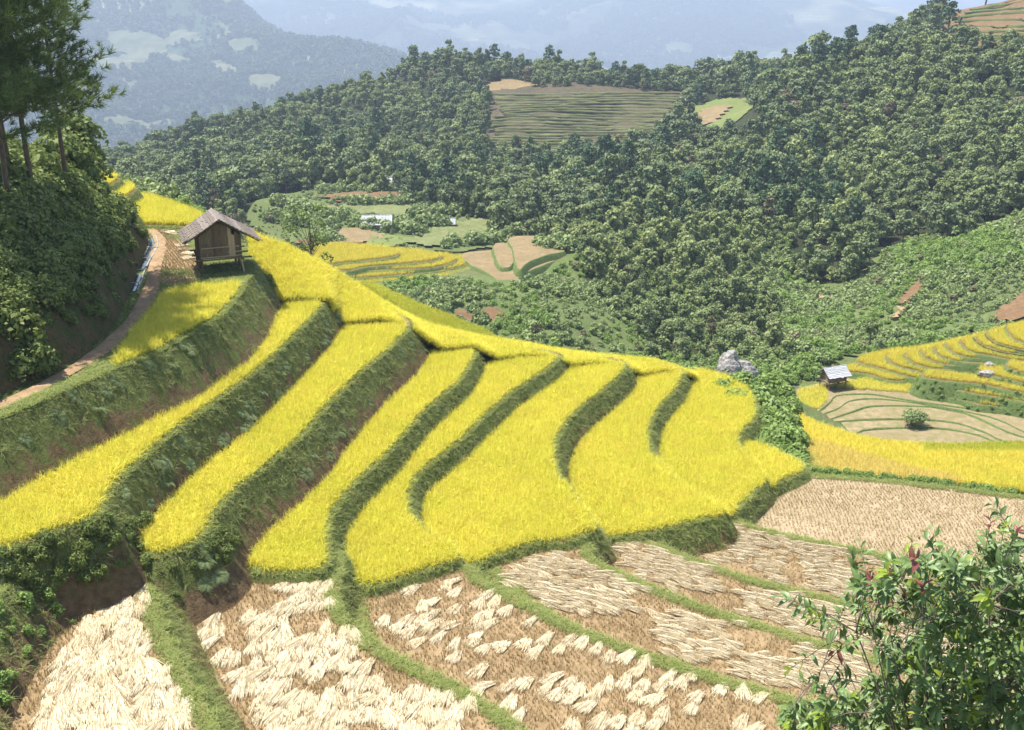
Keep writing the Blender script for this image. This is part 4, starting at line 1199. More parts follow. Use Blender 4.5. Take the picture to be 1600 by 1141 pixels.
# ferns hanging on the high earth banks
def fern_mesh(seed):
    r = np.random.default_rng(seed)
    parts = []
    for f in range(7):
        a = f * 0.9 + r.random() * 0.6; L = 0.45 * (0.75 + 0.5 * r.random())
        d = np.array([math.cos(a), math.sin(a), 0]); sd = np.array([-math.sin(a), math.cos(a), 0])
        V, F, T = [], [], []
        m_ = 8
        for i in range(m_):
            t = (i + 0.6) / m_
            p = d * L * t + np.array([0, 0, L * (0.75 * t - 0.85 * t * t)])
            wl = L * 0.36 * math.sin(math.pi * min(1, 0.18 + 0.82 * (1 - t) ** 0.8)) + 0.02
            for sg in (-1, 1):
                k0 = len(V)
                tip = p + sd * sg * wl + d * 0.05 - np.array([0, 0, 0.04])
                V += [p - d * 0.022, p + d * 0.022, tip + d * 0.012, tip - d * 0.004]; F.append((k0, k0 + 1, k0 + 2, k0 + 3)); T += [0.2, 0.3, 0.8, 0.8]
        parts.append((np.array(V), np.array(F), np.array(T)))
    return mesh_np('fern_fronds', *join(*parts)[:2], join(*parts)[2], ('leaf_fern',))
FERN = [fern_mesh(700 + s) for s in range(4)]
for s, cnt, lb in ((HUTL, 22, 'pale green fern growing on the earth bank below the footpath and first field'), (T2, 46, 'pale green fern growing on the steep bank under the second terrace'), (T3, 22, 'pale green fern growing on the steep bank under the third terrace')):
    Q, N, d = bank_pts(s, 3.0)
    k = (d > 0.15) & (d < 1.5); Q, N = Q[k], N[k]
    sel = rng.permutation(len(Q))[:cnt]
    for j in sel:
        o = add('fern', FERN[rng.integers(4)], None, Q[j] + np.r_[N[j] * 0.03, 0], (0.2 * rng.normal(), 0.75 + 0.2 * rng.normal(), math.atan2(N[j, 1], N[j, 0])), float(0.6 + 0.55 * rng.random()))
        tag(o, lb, 'fern', lb.replace('pale green fern growing', 'ferns'))

# ================================================================== HARVESTED PADDIES
paddies = {'paddy_one': (S1, 1.1), 'paddy_two': (S2, 1.0), 'paddy_three': (S3, 0.95), 'paddy_four': (S4, 0.9), 'paddy_five': (S5, 0.9), 'paddy_six': (S6, 0.9), 'paddy_seven': (S7, 1.5)}
for nm, (s, ang) in paddies.items():
    p = slab_pts(s, 0.2, 0.5 if s is not S1 else 0.35, jit=0.16, ang=ang, ridge=False, hexa=(s is not S7))
    p = p[vnoise(p[:, 0] / 0.9, p[:, 1] / 0.9, 301) + 0.35 * rng.normal(size=len(p)) > -0.62]
    if s is S7:
        p[:, :2] += np.stack([0.12 * np.sin(p[:, 1] * 0.9 + p[:, 0] * 0.2), 0 * p[:, 0]], 1)
    scatter('rice_stubble', p, 'stubble', 1.25 if s is not S7 else 1.05, 0.35, label='rows of cut rice stubble in the ' + {'paddy_one': 'leftmost front paddy', 'paddy_two': 'second front paddy from the left', 'paddy_three': 'third front paddy with scattered sheaves', 'paddy_four': 'fourth front paddy strip', 'paddy_five': 'fifth front paddy strip', 'paddy_six': 'sixth front paddy strip', 'paddy_seven': 'bare pale paddy without sheaves on the right'}[nm], cat='stubble')
q = grid_pts(harv, 0.21, 0.2); q = q[inside(q[:, 0], q[:, 1], harv)]
hq = np.c_[harv, np.full(len(harv), ZL + 0.012)]
me = bpy.data.meshes.new('harvested_plot'); me.from_pydata(hq.tolist(), [], [tuple(t_) for t_ in tessellate_polygon([[Vector(v) for v in hq]])]); me.materials.append(MATS['soil_dry']); me.update()
tag(add('harvested_plot', me), kind='structure')
scatter('rice_stubble', np.c_[q, np.full(len(q), ZL + 0.01)], 'stubble', 1.15, 0.25, label='cut rice stubble in the small harvested plot beside the stilt hut', cat='stubble')

def sheaf_mesh(seed, mat, n=125, L=0.78, wd=0.34):
    """an armful of cut stalks laid down, ears fanned out at one end"""
    r = np.random.default_rng(seed)
    V, F, T = [], [], []
    for i in range(n):
        u0 = (r.random() - 0.5); lay = r.random()
        fan = u0 * 0.42 + 0.07 * r.normal()
        l = L * (0.72 + 0.4 * r.random())
        x0 = -L * 0.45 + 0.10 * r.normal(); y0 = u0 * wd
        z0 = 0.03 + 0.10 * lay * (1 - (2 * u0) ** 2)
        dx, dy = math.cos(fan), math.sin(fan)
        w_ = 0.008 + 0.006 * r.random()
        k0 = len(V); tn = (0.85 if r.random() < 0.26 else 0.25 * r.random())
        for s, tq in enumerate((0, 0.4, 0.75, 1.0)):
            p = np.array([x0 + dx * l * tq, y0 + dy * l * tq, max(0.015, z0 * (1 - 0.55 * tq ** 2) + 0.05 * math.sin(tq * 2.4) - 0.02 * tq)])
            ww = w_ * (1.0 if s < 3 else 0.35)
            V += [p + np.array([-dy * ww, dx * ww, -0.006 + 0.012 * r.random()]), p - np.array([-dy * ww, dx * ww, -0.006])]
            T += [tn + (0.12 if s == 3 else 0)] * 2
        for s in range(3):
            a = k0 + 2 * s; F.append((a, a + 1, a + 3, a + 2))
    # matted body beneath the loose stalks so that no soil shows through
    k0 = len(V)
    for i in range(7):
        tq = i / 6
        for j, (yy, zz) in enumerate(((-0.5, 0.0), (-0.36, 0.07), (0, 0.095), (0.36, 0.07), (0.5, 0.0))):
            wx = wd * (0.85 + 0.75 * tq)
            V.append((-L * 0.43 + L * 0.62 * tq + 0.03 * r.normal(), yy * wx, max(0.004, zz * (1 - 0.5 * tq) + 0.012 * r.normal()) if zz else 0.004)); T.append(0.75)
    for i in range(6):
        for j in range(4):
            a = k0 + i * 5 + j; F.append((a, a + 1, a + 6, a + 5))
    return mesh_np('sheaf_stalks', V, F, T, (mat,))
SH_W = [sheaf_mesh(800 + s, 'straw_white') for s in range(6)]
SH_T = [sheaf_mesh(820 + s, 'straw_tan') for s in range(6)]
proto_set('sheaf_tan', SH_T)

def lay_sheaves(s, region_px, step_a, step_b, ang, prob, seed, rowvar=0.12, holes=None, hole_scale=1.0, hole_thr=-0.2):
    r = np.random.default_rng(seed)
    poly = W(region_px, s['z'])
    c, sn = math.cos(ang), math.sin(ang); R = np.array([[c, -sn], [sn, c]])
    Q = poly @ R
    x0, y0 = Q.min(0); x1, y1 = Q.max(0)
    cand = []
    for yb in np.arange(y0, y1, step_b):
        ph = 0.3 * math.sin(yb * 0.7) + 0.25 * math.sin(yb * 1.9 + 1)
        for xa in np.arange(x0 - 1, x1 + 1, step_a):
            cand.append(np.array([xa + ph + rowvar * r.normal(), yb + 0.6 * rowvar * r.normal()]) @ R.T)
    c_ = np.array(cand); X, Y = c_[:, 0], c_[:, 1]
    k = inside(X, Y, poly) & inside(X, Y, s['P'])
    X, Y = X[k], Y[k]
    k = (dist_line(X, Y, s['P']) > 0.35) & (surf(X, Y, skip=s) < s['z'] - 0.02)
    k &= (vnoise(X / hole_scale, Y / hole_scale, seed) > hole_thr) & (r.random(len(X)) < prob)
    return [(x, y, ang + 0.22 * r.normal()) for x, y in zip(X[k], Y[k])]
def add_sheaves(s, lst, meshes, lb, group, tilt=0.05, sz=1.0):
    for (x, y, a) in lst:
        o = add('rice_sheaf', meshes[rng.integers(len(meshes))], None, (x, y, s['z'] + 0.02), (tilt * rng.normal(), tilt * rng.normal(), a), (float(0.92 + 0.3 * rng.random()) * sz, float(0.85 + 0.4 * rng.random()) * sz, float(0.55 + 0.25 * rng.random()) * sz))
        tag(o, lb, 'straw sheaf', group)
l1 = lay_sheaves(S1, [(212, 925), (228, 930), (228, 965), (240, 1030), (292, 1100), (305, 1150), (40, 1150), (60, 1085), (98, 1030), (112, 990), (150, 950)], 0.66, 0.42, -1.35, 0.97, 31, 0.08, hole_scale=1.2, hole_thr=-0.46)
add_sheaves(S1, l1, SH_W, 'white sun-bleached rice sheaf in the dense spread on the leftmost paddy', 'sheaves spread on the leftmost paddy', sz=0.9)
l2 = lay_sheaves(S2, [(300, 965), (385, 905), (528, 905), (525, 950), (570, 1000), (640, 1045), (720, 1085), (800, 1150), (430, 1150), (370, 1080), (330, 1030)], 0.84, 0.44, -1.7, 0.96, 32, 0.07, hole_scale=1.3, hole_thr=-0.13)
add_sheaves(S2, l2, SH_W, 'bleached rice sheaf in the broken rows on the second paddy from the left', 'sheaves in rows on the second paddy', sz=0.92)
l3 = lay_sheaves(S3, [(575, 950), (720, 885), (800, 935), (910, 990), (1125, 1065), (1210, 1090), (1250, 1150), (840, 1150), (740, 1080), (640, 1010)], 0.85, 0.62, -2.1, 0.78, 33, 0.15, hole_scale=0.8, hole_thr=-0.16)
add_sheaves(S3, l3, SH_W + SH_T[:2], 'pale rice sheaf lying singly on the stubble of the third paddy', 'single sheaves on the third paddy', sz=0.8)
print('sheaves', len(l1), len(l2), len(l3))
more = []
for (s, reg, ang, seed, thr, sa) in ((S4, [(770, 900), (860, 860), (925, 880), (1060, 940), (1240, 1000), (1600, 1110), (1400, 1130), (1150, 1060), (900, 970)], -0.45, 34, -0.16, 0.58), (S5, [(925, 870), (990, 838), (1062, 872), (1300, 945), (1600, 1030), (1500, 1060), (1230, 985), (1060, 930)], -0.4, 35, -0.12, 0.62), (S6, [(1010, 838), (1130, 812), (1220, 838), (1400, 880), (1500, 950), (1300, 930), (1160, 895), (1060, 862)], -0.35, 36, -0.16, 0.62)):
    for (x, y, a) in lay_sheaves(s, reg, sa + 0.1, 0.42, ang, 0.95, seed, 0.10, hole_scale=1.6, hole_thr=thr):
        more.append((x, y, s['z'] + 0.02, a))
more = np.array(more)
rr = np.zeros((len(more), 3)); rr[:, 2] = more[:, 3]
scatter('rice_sheaves', more[:, :3], 'sheaf_tan', 0.85, 0.18, rot=rr, label='straw-coloured rice sheaves covering the three narrow paddies on the right', cat='straw sheaves')
# heaps of straw beside the hut
hp = W([(258, 362), (266, 364), (276, 366), (290, 392), (297, 397), (293, 404), (284, 384)], ZL)
for i, p in enumerate(hp):
    o = add('rice_sheaf', SH_T[i % 6], None, (p[0], p[1], ZL + 0.03), (0, 0, rng.random() * 6), (1.0, 1.3, 0.9))
    tag(o, 'tan rice sheaf dropped on the small harvested plot beside the stilt hut', 'straw sheaf', 'sheaves beside the stilt hut')


# ================================================================== FOREST
def trunk_mesh(h, r, mat, seed, limbs=4, crown=0.5):
    rr_ = np.random.default_rng(seed)
    b = MB()
    lean = rr_.normal(size=2) * 0.04 * h
    top = (lean[0], lean[1], h)
    b.tube([(0, 0, -0.6), (lean[0] * 0.3, lean[1] * 0.3, h * 0.4), top], [r * 1.2, r * 0.8, r * 0.25], 6)
    for i in range(limbs):
        t = 0.45 + 0.45 * i / max(1, limbs); a = i * 2.4 + rr_.random()
        p = Vector((lean[0] * t, lean[1] * t, h * t)); L = crown * h * (0.35 + 0.2 * rr_.random())
        b.tube([p, p + Vector((math.cos(a) * L, math.sin(a) * L, L * 0.7))], [r * 0.45, r * 0.12], 5)
    return b.mesh('trunk', mat)
def broad(seed, r0, h, mat='leaf_forest', nl=13, nper=44, size=0.62):
    r = np.random.default_rng(seed)
    L = []
    for i in range(nl):
        a = r.random() * 6.283; zz = 0.30 + 0.70 * r.random()
        q = r0 * (0.25 + 0.6 * r.random()) * math.sqrt(max(0.15, 1.15 - zz))
        L.append(((q * math.cos(a), q * math.sin(a), h * zz), r0 * (0.26 + 0.24 * r.random())))
    L.append(((0, 0, h * 0.72), r0 * 0.5))
    V, F, T = lobed_cloud(L, nper, size, seed=seed, jitter=0.5)
    return mesh_np('crown', V, F, T, (mat,))
def conifer(seed, r0, h, mat='leaf_pine_far', nl=18, nper=34, size=0.6):
    r = np.random.default_rng(seed)
    L = []
    for i in range(nl):
        zz = 0.25 + 0.75 * (i + r.random()) / nl
        a = i * 2.4 + r.random()
        q = r0 * (1.15 - 0.85 * zz) * (0.5 + 0.5 * r.random())
        L.append(((q * math.cos(a), q * math.sin(a), h * zz), r0 * (0.3 + 0.26 * (1.05 - zz))))
    V, F, T = lobed_cloud(L, nper, size, seed=seed, jitter=0.6, squash=0.6)
    return mesh_np('crown', V, F, T, (mat,))
FM_ = ('leaf_forest', 'leaf_forest_dark', 'leaf_forest', 'leaf_forest_light', 'leaf_forest_dark', 'leaf_forest', 'leaf_forest_light', 'leaf_forest', 'leaf_forest_dark', 'leaf_forest')
FR_ = (2.2, 2.6, 1.7, 2.0, 2.2, 1.6, 1.8, 2.9, 1.8, 2.3); FH_ = (4.4, 5.0, 5.6, 4.0, 5.8, 4.2, 4.8, 5.0, 6.4, 4.0); FL_ = (15, 19, 13, 12, 17, 11, 12, 22, 15, 15)
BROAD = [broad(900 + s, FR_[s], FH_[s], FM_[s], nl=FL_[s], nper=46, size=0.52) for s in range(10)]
BROAD_T = [trunk_mesh(FH_[s] * 0.75, 0.12, 'bark_grey', 920 + s) for s in range(10)]
PINEF = [conifer(940 + s, 2.1 + 0.25 * s, 6.6 + 0.7 * s) for s in range(4)]
PINEF_T = [trunk_mesh(6.0 + 0.7 * s, 0.15, 'bark_pine', 950 + s, 3, 0.25) for s in range(4)]
def both(a, b):
    """crown and trunk as one model for the wood that reads as a mass"""
    import bmesh
    bm = bmesh.new(); bm.from_mesh(a); n0 = len(bm.faces); bm.from_mesh(b)
    bm.faces.ensure_lookup_table()
    for f in bm.faces[n0:]: f.material_index = 1
    me = bpy.data.meshes.new('tree_mass'); bm.to_mesh(me); bm.free()
    me.materials.append(a.materials[0]); me.materials.append(b.materials[0])
    return me
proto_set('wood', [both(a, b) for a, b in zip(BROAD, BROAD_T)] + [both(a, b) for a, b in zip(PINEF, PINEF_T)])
NW = 18

def jit_grid(x0, x1, y0, y1, sp):
    X, Y = np.meshgrid(np.arange(x0, x1, sp), np.arange(y0, y1, sp))
    q = np.stack([X.ravel(), Y.ravel()], 1)
    return q + (rng.random(q.shape) - 0.5) * sp * 0.95
fq = np.concatenate([jit_grid(-200, 330, 132, 300, 3.0), jit_grid(-290, 390, 300, 560, 3.9)])
fz_ = M(fq[:, 0], fq[:, 1])
F3 = np.c_[fq, fz_]
keep = np.ones(len(F3), bool)
TEA_PX = [(762, 148), (1070, 148), (1062, 172), (1040, 205), (985, 246), (900, 246), (760, 243), (768, 200)]
TEA = hits(TEA_PX)[:, :2]
for nm, P in FIELDS: keep &= ~inside(fq[:, 0], fq[:, 1], P)
keep &= ~inside(fq[:, 0], fq[:, 1], TEA)
keep &= surf(fq[:, 0], fq[:, 1]) < -900
RED_PX = [(1440, 76), (1470, 40), (1530, 6), (1700, -30), (1700, 60), (1560, 78), (1500, 80)]
REDP = hits(RED_PX)[:, :2]
keep &= ~inside(fq[:, 0], fq[:, 1], REDP)
keep &= (fq[:, 1] > 134 + 0.0 * fq[:, 0]) & ~((fq[:, 0] < 12) & (fq[:, 1] < 178) & (fq[:, 0] > -75))
keep &= ~((fq[:, 0] > 42) & (fq[:, 1] < 148))
fpx = proj(F3 + np.array([0, 0, 3.0]))
# keep the sight lines to the plots: thin the trees standing right before them
clear_px = [(385, 300, 520, 395), (500, 300, 640, 342), (565, 340, 720, 362), (480, 355, 760, 395), (765, 150, 1060, 215), (1060, 160, 1190, 205)]
for (a, b, c, d) in clear_px:
    keep &= ~((fpx[:, 0] > a) & (fpx[:, 0] < c) & (fpx[:, 1] > b) & (fpx[:, 1] < d) & (F3[:, 1] < 330) & (F3[:, 1] > 140) & (rng.random(len(F3)) < 0.93))
keep &= rng.random(len(F3)) < 0.93
F3 = F3[keep]; fpx = fpx[keep]
# hidden behind the ground?
topz = F3 + np.array([0, 0, 5.0])
vis = in_view(topz, 30)
for t_ in np.linspace(0.25, 0.96, 26):
    Pm = topz * t_
    w_ = Pm[:, 1] > 64
    hgt = np.full(len(F3), -1e3)
    hgt[w_] = TP(Pm[w_, 0], Pm[w_, 1])
    vis &= Pm[:, 2] > hgt
dist_ = np.linalg.norm(F3, axis=1)
print('forest', len(F3), 'visible', vis.sum())
size_f = 0.62 + 0.45 * (fbm(F3[:, 0] / 30, F3[:, 1] / 30, 71, 3) + 0.5) + 0.3 * rng.random(len(F3)) ** 2
upx = fpx[:, 0]
size_f *= np.where(rng.random(len(F3)) < 0.06, 1.45, 1.0)
low_ = (F3[:, 1] < 205) & (upx < 1240)
size_f *= np.where(low_, 0.66, 1.0)
pine_zone = (vnoise(F3[:, 0] / 22, F3[:, 1] / 22, 55) > 0.2) & (rng.random(len(F3)) < 0.3) & (F3[:, 1] > 195)
zn = fbm(F3[:, 0] / 26, F3[:, 1] / 26, 57, 3) + 0.22 * rng.normal(size=len(F3))
DK, MD, LT = np.array([1, 4, 8]), np.array([0, 2, 5, 7, 9]), np.array([3, 6])
ri = rng.integers(0, 1000, len(F3))
zn = zn + np.where(low_, 0.42, 0.0)
PICK = np.where(zn < -0.22, DK[ri % 3], np.where(zn > 0.3, LT[ri % 2], MD[ri % 5]))
order = np.argsort(np.where(vis, dist_, 1e9))
ind_b = [i for i in order[:900] if vis[i] and not pine_zone[i]][:200]
ind_p = [i for i in order[:1500] if vis[i] and pine_zone[i]][:70]
def hill_of(i):
    u, v = fpx[i]
    if u > 985 and v < 470: return 'on the big forested hillside at right'
    if u > 850: return 'in the wooded gully below the big hillside'
    return 'at the foot of the forested hill in the middle'
for i in ind_b + ind_p:
    pine = bool(pine_zone[i])
    nm = 'conifer_tree' if pine else 'forest_tree'
    e = empty(nm, F3[i] - np.array([0, 0, 0.2]), float(rng.random() * 6.28))
    k_ = int(rng.integers(4) if pine else PICK[i])
    s_ = float(size_f[i] * (0.8 if pine else 1.0)); e.scale = (s_, s_, s_ * float(0.9 + 0.25 * rng.random()))
    add('crown', (PINEF if pine else BROAD)[k_], e)
    add('trunk', (PINEF_T if pine else BROAD_T)[k_], e)
    hl = hill_of(i)
    tag(e, ('dark pointed conifer among rounder trees ' if pine else 'round-crowned green tree ') + hl, 'tree', ('conifers ' if pine else 'trees ') + hl)
rest = np.ones(len(F3), bool); rest[ind_b + ind_p] = False
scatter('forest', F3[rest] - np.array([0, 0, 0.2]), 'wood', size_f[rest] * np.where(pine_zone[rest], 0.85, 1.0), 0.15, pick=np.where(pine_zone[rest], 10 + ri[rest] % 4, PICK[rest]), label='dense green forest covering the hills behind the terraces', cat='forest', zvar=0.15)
# taller pines breaking the skyline
for j, (u, v, sc_, yy) in enumerate(((632, 128, 1.0, 446), (690, 112, 0.9, 448), (772, 116, 1.15, 440), (858, 112, 1.1, 445), (1058, 120, 1.0, 445), (1375, 95, 1.2, 305), (1480, 60, 1.25, 318), (1248, 120, 1.0, 312), (960, 275, 1.15, 258), (920, 290, 1.2, 252), (1035, 250, 1.1, 285), (845, 300, 1.0, 258), (870, 285, 1.1, 262))):
    p = at(u, v, yy); z = float(M(p[0], p[1]))
    e = empty('skyline_pine', (p[0], p[1], z - 0.3), j * 1.3); e.scale = (sc_ * 1.1,) * 2 + (sc_ * 1.15,)
    add('crown', PINEF[j % 4], e); add('trunk', PINEF_T[j % 4], e)
    tag(e, 'tall pine standing clear of the wood, ' + ('on the skyline of the middle hill' if j < 5 else 'on the skyline of the right-hand hill' if j < 8 else 'in the hollow below the terraced tea slope'), 'tree', 'tall pines ' + ('middle hill' if j < 5 else 'right hill' if j < 8 else 'hollow'))

# far woods
q = []
U = rng.random(22000) * 1000 - 300; D = (850 + 620 * rng.random(22000)) * FS
X = (U - 800) / FPX * D * 1.03
free = np.ones(len(X), bool)
for P_ in FARP: free &= ~inside(X, D, P_)
nz = fbm(X / 180, D / 180, 81, 4)
k = ((nz > -0.12) | (D < 985 * FS) | (rng.random(len(D)) < 0.15)) & free
Z = FM1(X[k], D[k])
scatter('far_forest', np.c_[X[k], D[k], Z - 1.0], 'shrub_far', 1.9, 0.4, label='bluish distant woods on the mountainside at upper left', cat='forest')
U = rng.random(30000) * 1900 - 150; D = (1900 + 1000 * rng.random(30000)) * FS
X = (U - 800) / FPX * D * 1.03
nz = fbm(X / 400, D / 400, 85, 4)
k = nz > 0.0
scatter('far_forest', np.c_[X[k], D[k], FM2(X[k], D[k]) - 1.0], 'shrub_far', 3.6, 0.4, label='hazy woods on the farthest mountains along the top', cat='forest')

# ================================================================== SCRUB
sq = np.concatenate([jit_grid(-75, 130, 78, 206, 1.25)])
sz = M(sq[:, 0], sq[:, 1])
ok = surf(sq[:, 0], sq[:, 1]) < -900
S3p = np.c_[sq, sz]
spx = proj(S3p)
ok &= in_view(S3p, 60)
in_scrub = np.zeros(len(sq), bool); in_bare = np.zeros(len(sq), bool)
for nm, P in FIELDS:
    a = inside(sq[:, 0], sq[:, 1], P)
    if nm == 'scrub_ground': in_scrub |= a
    elif nm == 'valley_field': in_bare |= a
    else: in_bare |= a
ok &= ~in_bare
for (x0, x1, y0, y1) in ((60, 140, 150, 190),): pass
ok &= in_scrub | (sq[:, 1] < 150) | ((sq[:, 0] > 5) & (spx[:, 0] < 1240))
ok &= ~((sq[:, 1] < 92) & inside(sq[:, 0], sq[:, 1], np.concatenate([STRIP[0, :, :2] - [0, 0.5], STRIP[-1, ::-1, :2] + [0, 1.0]])))
ok &= ~((sq[:, 1] < 83) & inside(sq[:, 0], sq[:, 1], np.concatenate([YEL[0, :, :2], YEL[-1, ::-1, :2] + [0, 1.5]])))
ok &= ~(inside(sq[:, 0], sq[:, 1], np.concatenate([RIDGE[0, :, :2], RIDGE[-1, ::-1, :2] + [0, 3.0]])))
d_ = rng.random(len(sq)) < 0.9
S3p = S3p[ok & d_]
br = vnoise(S3p[:, 0] / 9, S3p[:, 1] / 9, 61) + 0.25 * rng.normal(size=len(S3p)) * 0.5
ss = 0.6 + 0.7 * np.clip(fbm(S3p[:, 0] / 12, S3p[:, 1] / 12, 63, 3) + 0.4, 0, 1.2)
bm_ = br > 0.1
scatter('scrub', S3p[~bm_] - np.array([0, 0, 0.1]), 'shrub_scrub', ss[~bm_], 0.35, label='low green scrub covering the slopes of the gully', cat='scrub')
scatter('scrub', S3p[bm_] - np.array([0, 0, 0.1]), 'shrub_bright', ss[bm_] * 0.95, 0.35, label='bright green leafy scrub in the wet parts of the gully', cat='scrub')
# scrub on the back of the ridge and along the plots
bk = []
for b0, b1, n in ((RIDGE[-1] + np.array([0.2, 1.2, -0.9]), RIDGE[-1] + np.array([2, 9, -9.2]), 620),):
    i = rng.integers(0, 69, n); t_ = rng.random((n, 1)); bk.append(b0[i] * (1 - t_) + b1[i] * t_ + np.c_[rng.normal(size=(n, 1)) * 0.4, np.zeros((n, 2))])
bk = np.concatenate(bk); bk[:, 2] -= 0.55
scatter('scrub', bk, 'shrub_scrub', 0.62, 0.35, label='green scrub growing down the far side of the rice ridge', cat='scrub')
hx = []
for (a, b, n) in (((495, 302), (640, 300), 60), ((515, 322), (640, 322), 45), ((430, 320), (500, 340), 40), ((500, 343), (560, 345), 25), ((600, 362), (660, 368), 60), ((650, 350), (700, 355), 35), ((640, 340), (760, 335), 60), ((420, 345), (520, 362), 70), ((500, 370), (530, 385), 30), ((690, 388), (790, 380), 60), ((560, 362), (640, 358), 40), ((840, 392), (905, 392), 40)):
    t_ = rng.random((n, 1)); pp = np.array(a) * (1 - t_) + np.array(b) * t_ + rng.normal(size=(n, 2)) * np.array([3, 1.6])
    hx.append(hits(pp))
hx = np.concatenate(hx)
hx[:, 2] = M(hx[:, 0], hx[:, 1]) - 0.2
scatter('hedge_scrub', hx, 'shrub_scrub', 1.55, 0.4, label='bushes and hedges between the small fields on the valley floor', cat='scrub')

# reeds and the big leafy bush at the right end of the terraces
rp = []
for (u, v, y, n, sp) in ((1190, 690, 64, 30, 1.2), (1215, 700, 62, 24, 1.0), (1160, 640, 68, 22, 1.4), (1130, 610, 72, 18, 1.5), (1200, 640, 70, 22, 1.5), (1230, 720, 61, 14, 0.8)):
    p = at(u, v, y); rp.append(p[None] + rng.normal(size=(n, 3)) * np.array([sp, sp, 0.1]))
rp = np.concatenate(rp)
hs = np.maximum(surf(rp[:, 0], rp[:, 1]), M(rp[:, 0], rp[:, 1]))
rp[:, 2] = hs - 0.1
okr = (surf(rp[:, 0], rp[:, 1], only=('level_eight', 'level_nine')) < Z8 - 1.1)
rp = rp[okr]
# the clump is one plant mass: reeds over a leafy base
bush_c = np.array([16.6, 62.2])
e = empty('leafy_bush', (bush_c[0], bush_c[1], float(M(*bush_c))))
tag(e, 'tall leafy green bush growing at the right end of the yellow terraces', 'bush')
lob = []
r_ = np.random.default_rng(99)
for (u, v, y, rad) in ((1130, 615, 71, 1.1), (1160, 600, 72, 1.0), (1150, 632, 69, 1.2), (1185, 625, 70, 1.3), (1205, 648, 68, 1.3), (1195, 670, 66, 1.3), (1215, 690, 64, 1.3), (1225, 665, 66, 1.2), (1240, 690, 64, 1.0), (1245, 712, 62.5, 0.8), (1190, 690, 64.5, 1.1), (1210, 712, 62.5, 0.9), (1200, 605, 73, 1.1), (1235, 640, 69, 0.9), (1165, 655, 67.5, 0.9), (1100, 592, 75, 0.9), (1225, 620, 71, 0.9)):
    p = at(u, v, y); lob.append((tuple(p - np.array(e.location)), rad))
V, F, T = lobed_cloud(lob, 330, 0.26, seed=98, jitter=0.6)
o = add('foliage', mesh_np('foliage', V, F, T, ('leaf_bright',)), e)
V, F, T = lobed_cloud([(c, r * 0.8) for c, r in lob], 120, 0.4, seed=97, jitter=0.6)
o = add('inner_foliage', mesh_np('inner_foliage', V, F, T, ('leaf_scrub',)), e)
b = MB()
for c, r in lob[::2]:
    c = Vector(c); b.tube([(c.x * 0.5, c.y * 0.5, c.z - 3.0), tuple(c)], [0.07, 0.02], 5)
b.build('stem', 'bark_grey', e)
scatter('reeds', rp, 'reed', 0.8, 0.3, label='arching green reeds around the leafy bush at the end of the terraces', cat='reeds')

# vegetation strip along the top bund of the bare paddy
tb = W([(1262, 741), (1300, 743), (1400, 752), (1500, 763), (1600, 776)], ZS7)
t_ = rng.random(150) * (len(tb) - 1); i = t_.astype(int); f = (t_ - i)[:, None]
vb = tb[i] * (1 - f) + tb[np.minimum(i + 1, len(tb) - 1)] * f + np.c_[np.zeros(150), 0.3 + 0.5 * rng.random(150)]
scatter('bund_plants', np.c_[vb, np.full(150, ZS7 - 0.2)], 'shrub_bright', 0.26, 0.5, label='small leafy plants along the far edge of the bare paddy', cat='plants')

# ================================================================== LEFT HILLSIDE: undergrowth and pines
E0, tt, hh = LHS
n = 5200
ti = rng.random(n) ** 0.75 * 26 + 0.35
ei = rng.random(n) * (len(E0) - 1); k0 = ei.astype(int); f = (ei - k0)[:, None]
bp = E0[k0] * (1 - f) + E0[np.minimum(k0 + 1, len(E0) - 1)] * f
lx = bp[:, 0] - ti; ly = bp[:, 1] + 0.12 * ti
lz = ZL + np.interp(ti, tt, hh) * np.interp(ei / len(E0), [0, 0.72, 1.0], [1, 1, 0.2])
P = np.c_[lx, ly, lz - 0.2]
bare = (vnoise(lx / 1.6, ly / 1.6, 19) > 0.28) & (ti < 1.6)
bare |= (ei > 0.84 * len(E0)) & (ti < 3.0)
P = P[~bare]; ti2 = ti[~bare]
sc_ = np.where(ti2 < 1.2, 0.42, np.where(ti2 < 4, 0.75, 1.1))
P = P[in_view(P, 200)] if False else P
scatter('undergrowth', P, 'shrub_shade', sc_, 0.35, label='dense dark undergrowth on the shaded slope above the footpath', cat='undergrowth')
# tall bushes on the slope
big = [(110, 330, 60, 2.4), (135, 300, 66, 2.1), (155, 350, 64, 1.8), (60, 400, 52, 2.2), (130, 400, 56, 2.1), (30, 460, 47, 2.0), (90, 470, 49, 1.9), (190, 395, 62, 1.5), (10, 380, 50, 2.4), (118, 255, 72, 2.2), (120, 220, 74, 2.3), (70, 300, 60, 2.5), (40, 540, 42, 1.6), (140, 470, 52, 1.5), (-10, 300, 55, 2.5), (100, 260, 66, 2.3), (165, 430, 56, 1.3), (40, 350, 54, 2.2)]
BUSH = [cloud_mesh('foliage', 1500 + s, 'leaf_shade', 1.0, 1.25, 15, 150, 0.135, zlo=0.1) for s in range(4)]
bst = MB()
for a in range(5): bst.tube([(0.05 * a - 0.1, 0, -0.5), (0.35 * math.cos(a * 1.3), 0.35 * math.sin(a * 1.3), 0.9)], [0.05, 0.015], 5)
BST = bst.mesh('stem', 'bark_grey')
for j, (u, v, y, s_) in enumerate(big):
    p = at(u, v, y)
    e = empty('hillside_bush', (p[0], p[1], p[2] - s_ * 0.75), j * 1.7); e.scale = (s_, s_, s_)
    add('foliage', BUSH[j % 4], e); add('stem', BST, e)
    tag(e, 'large dark leafy bush on the shaded slope left of the footpath', 'bush', 'bushes on the shaded left slope')

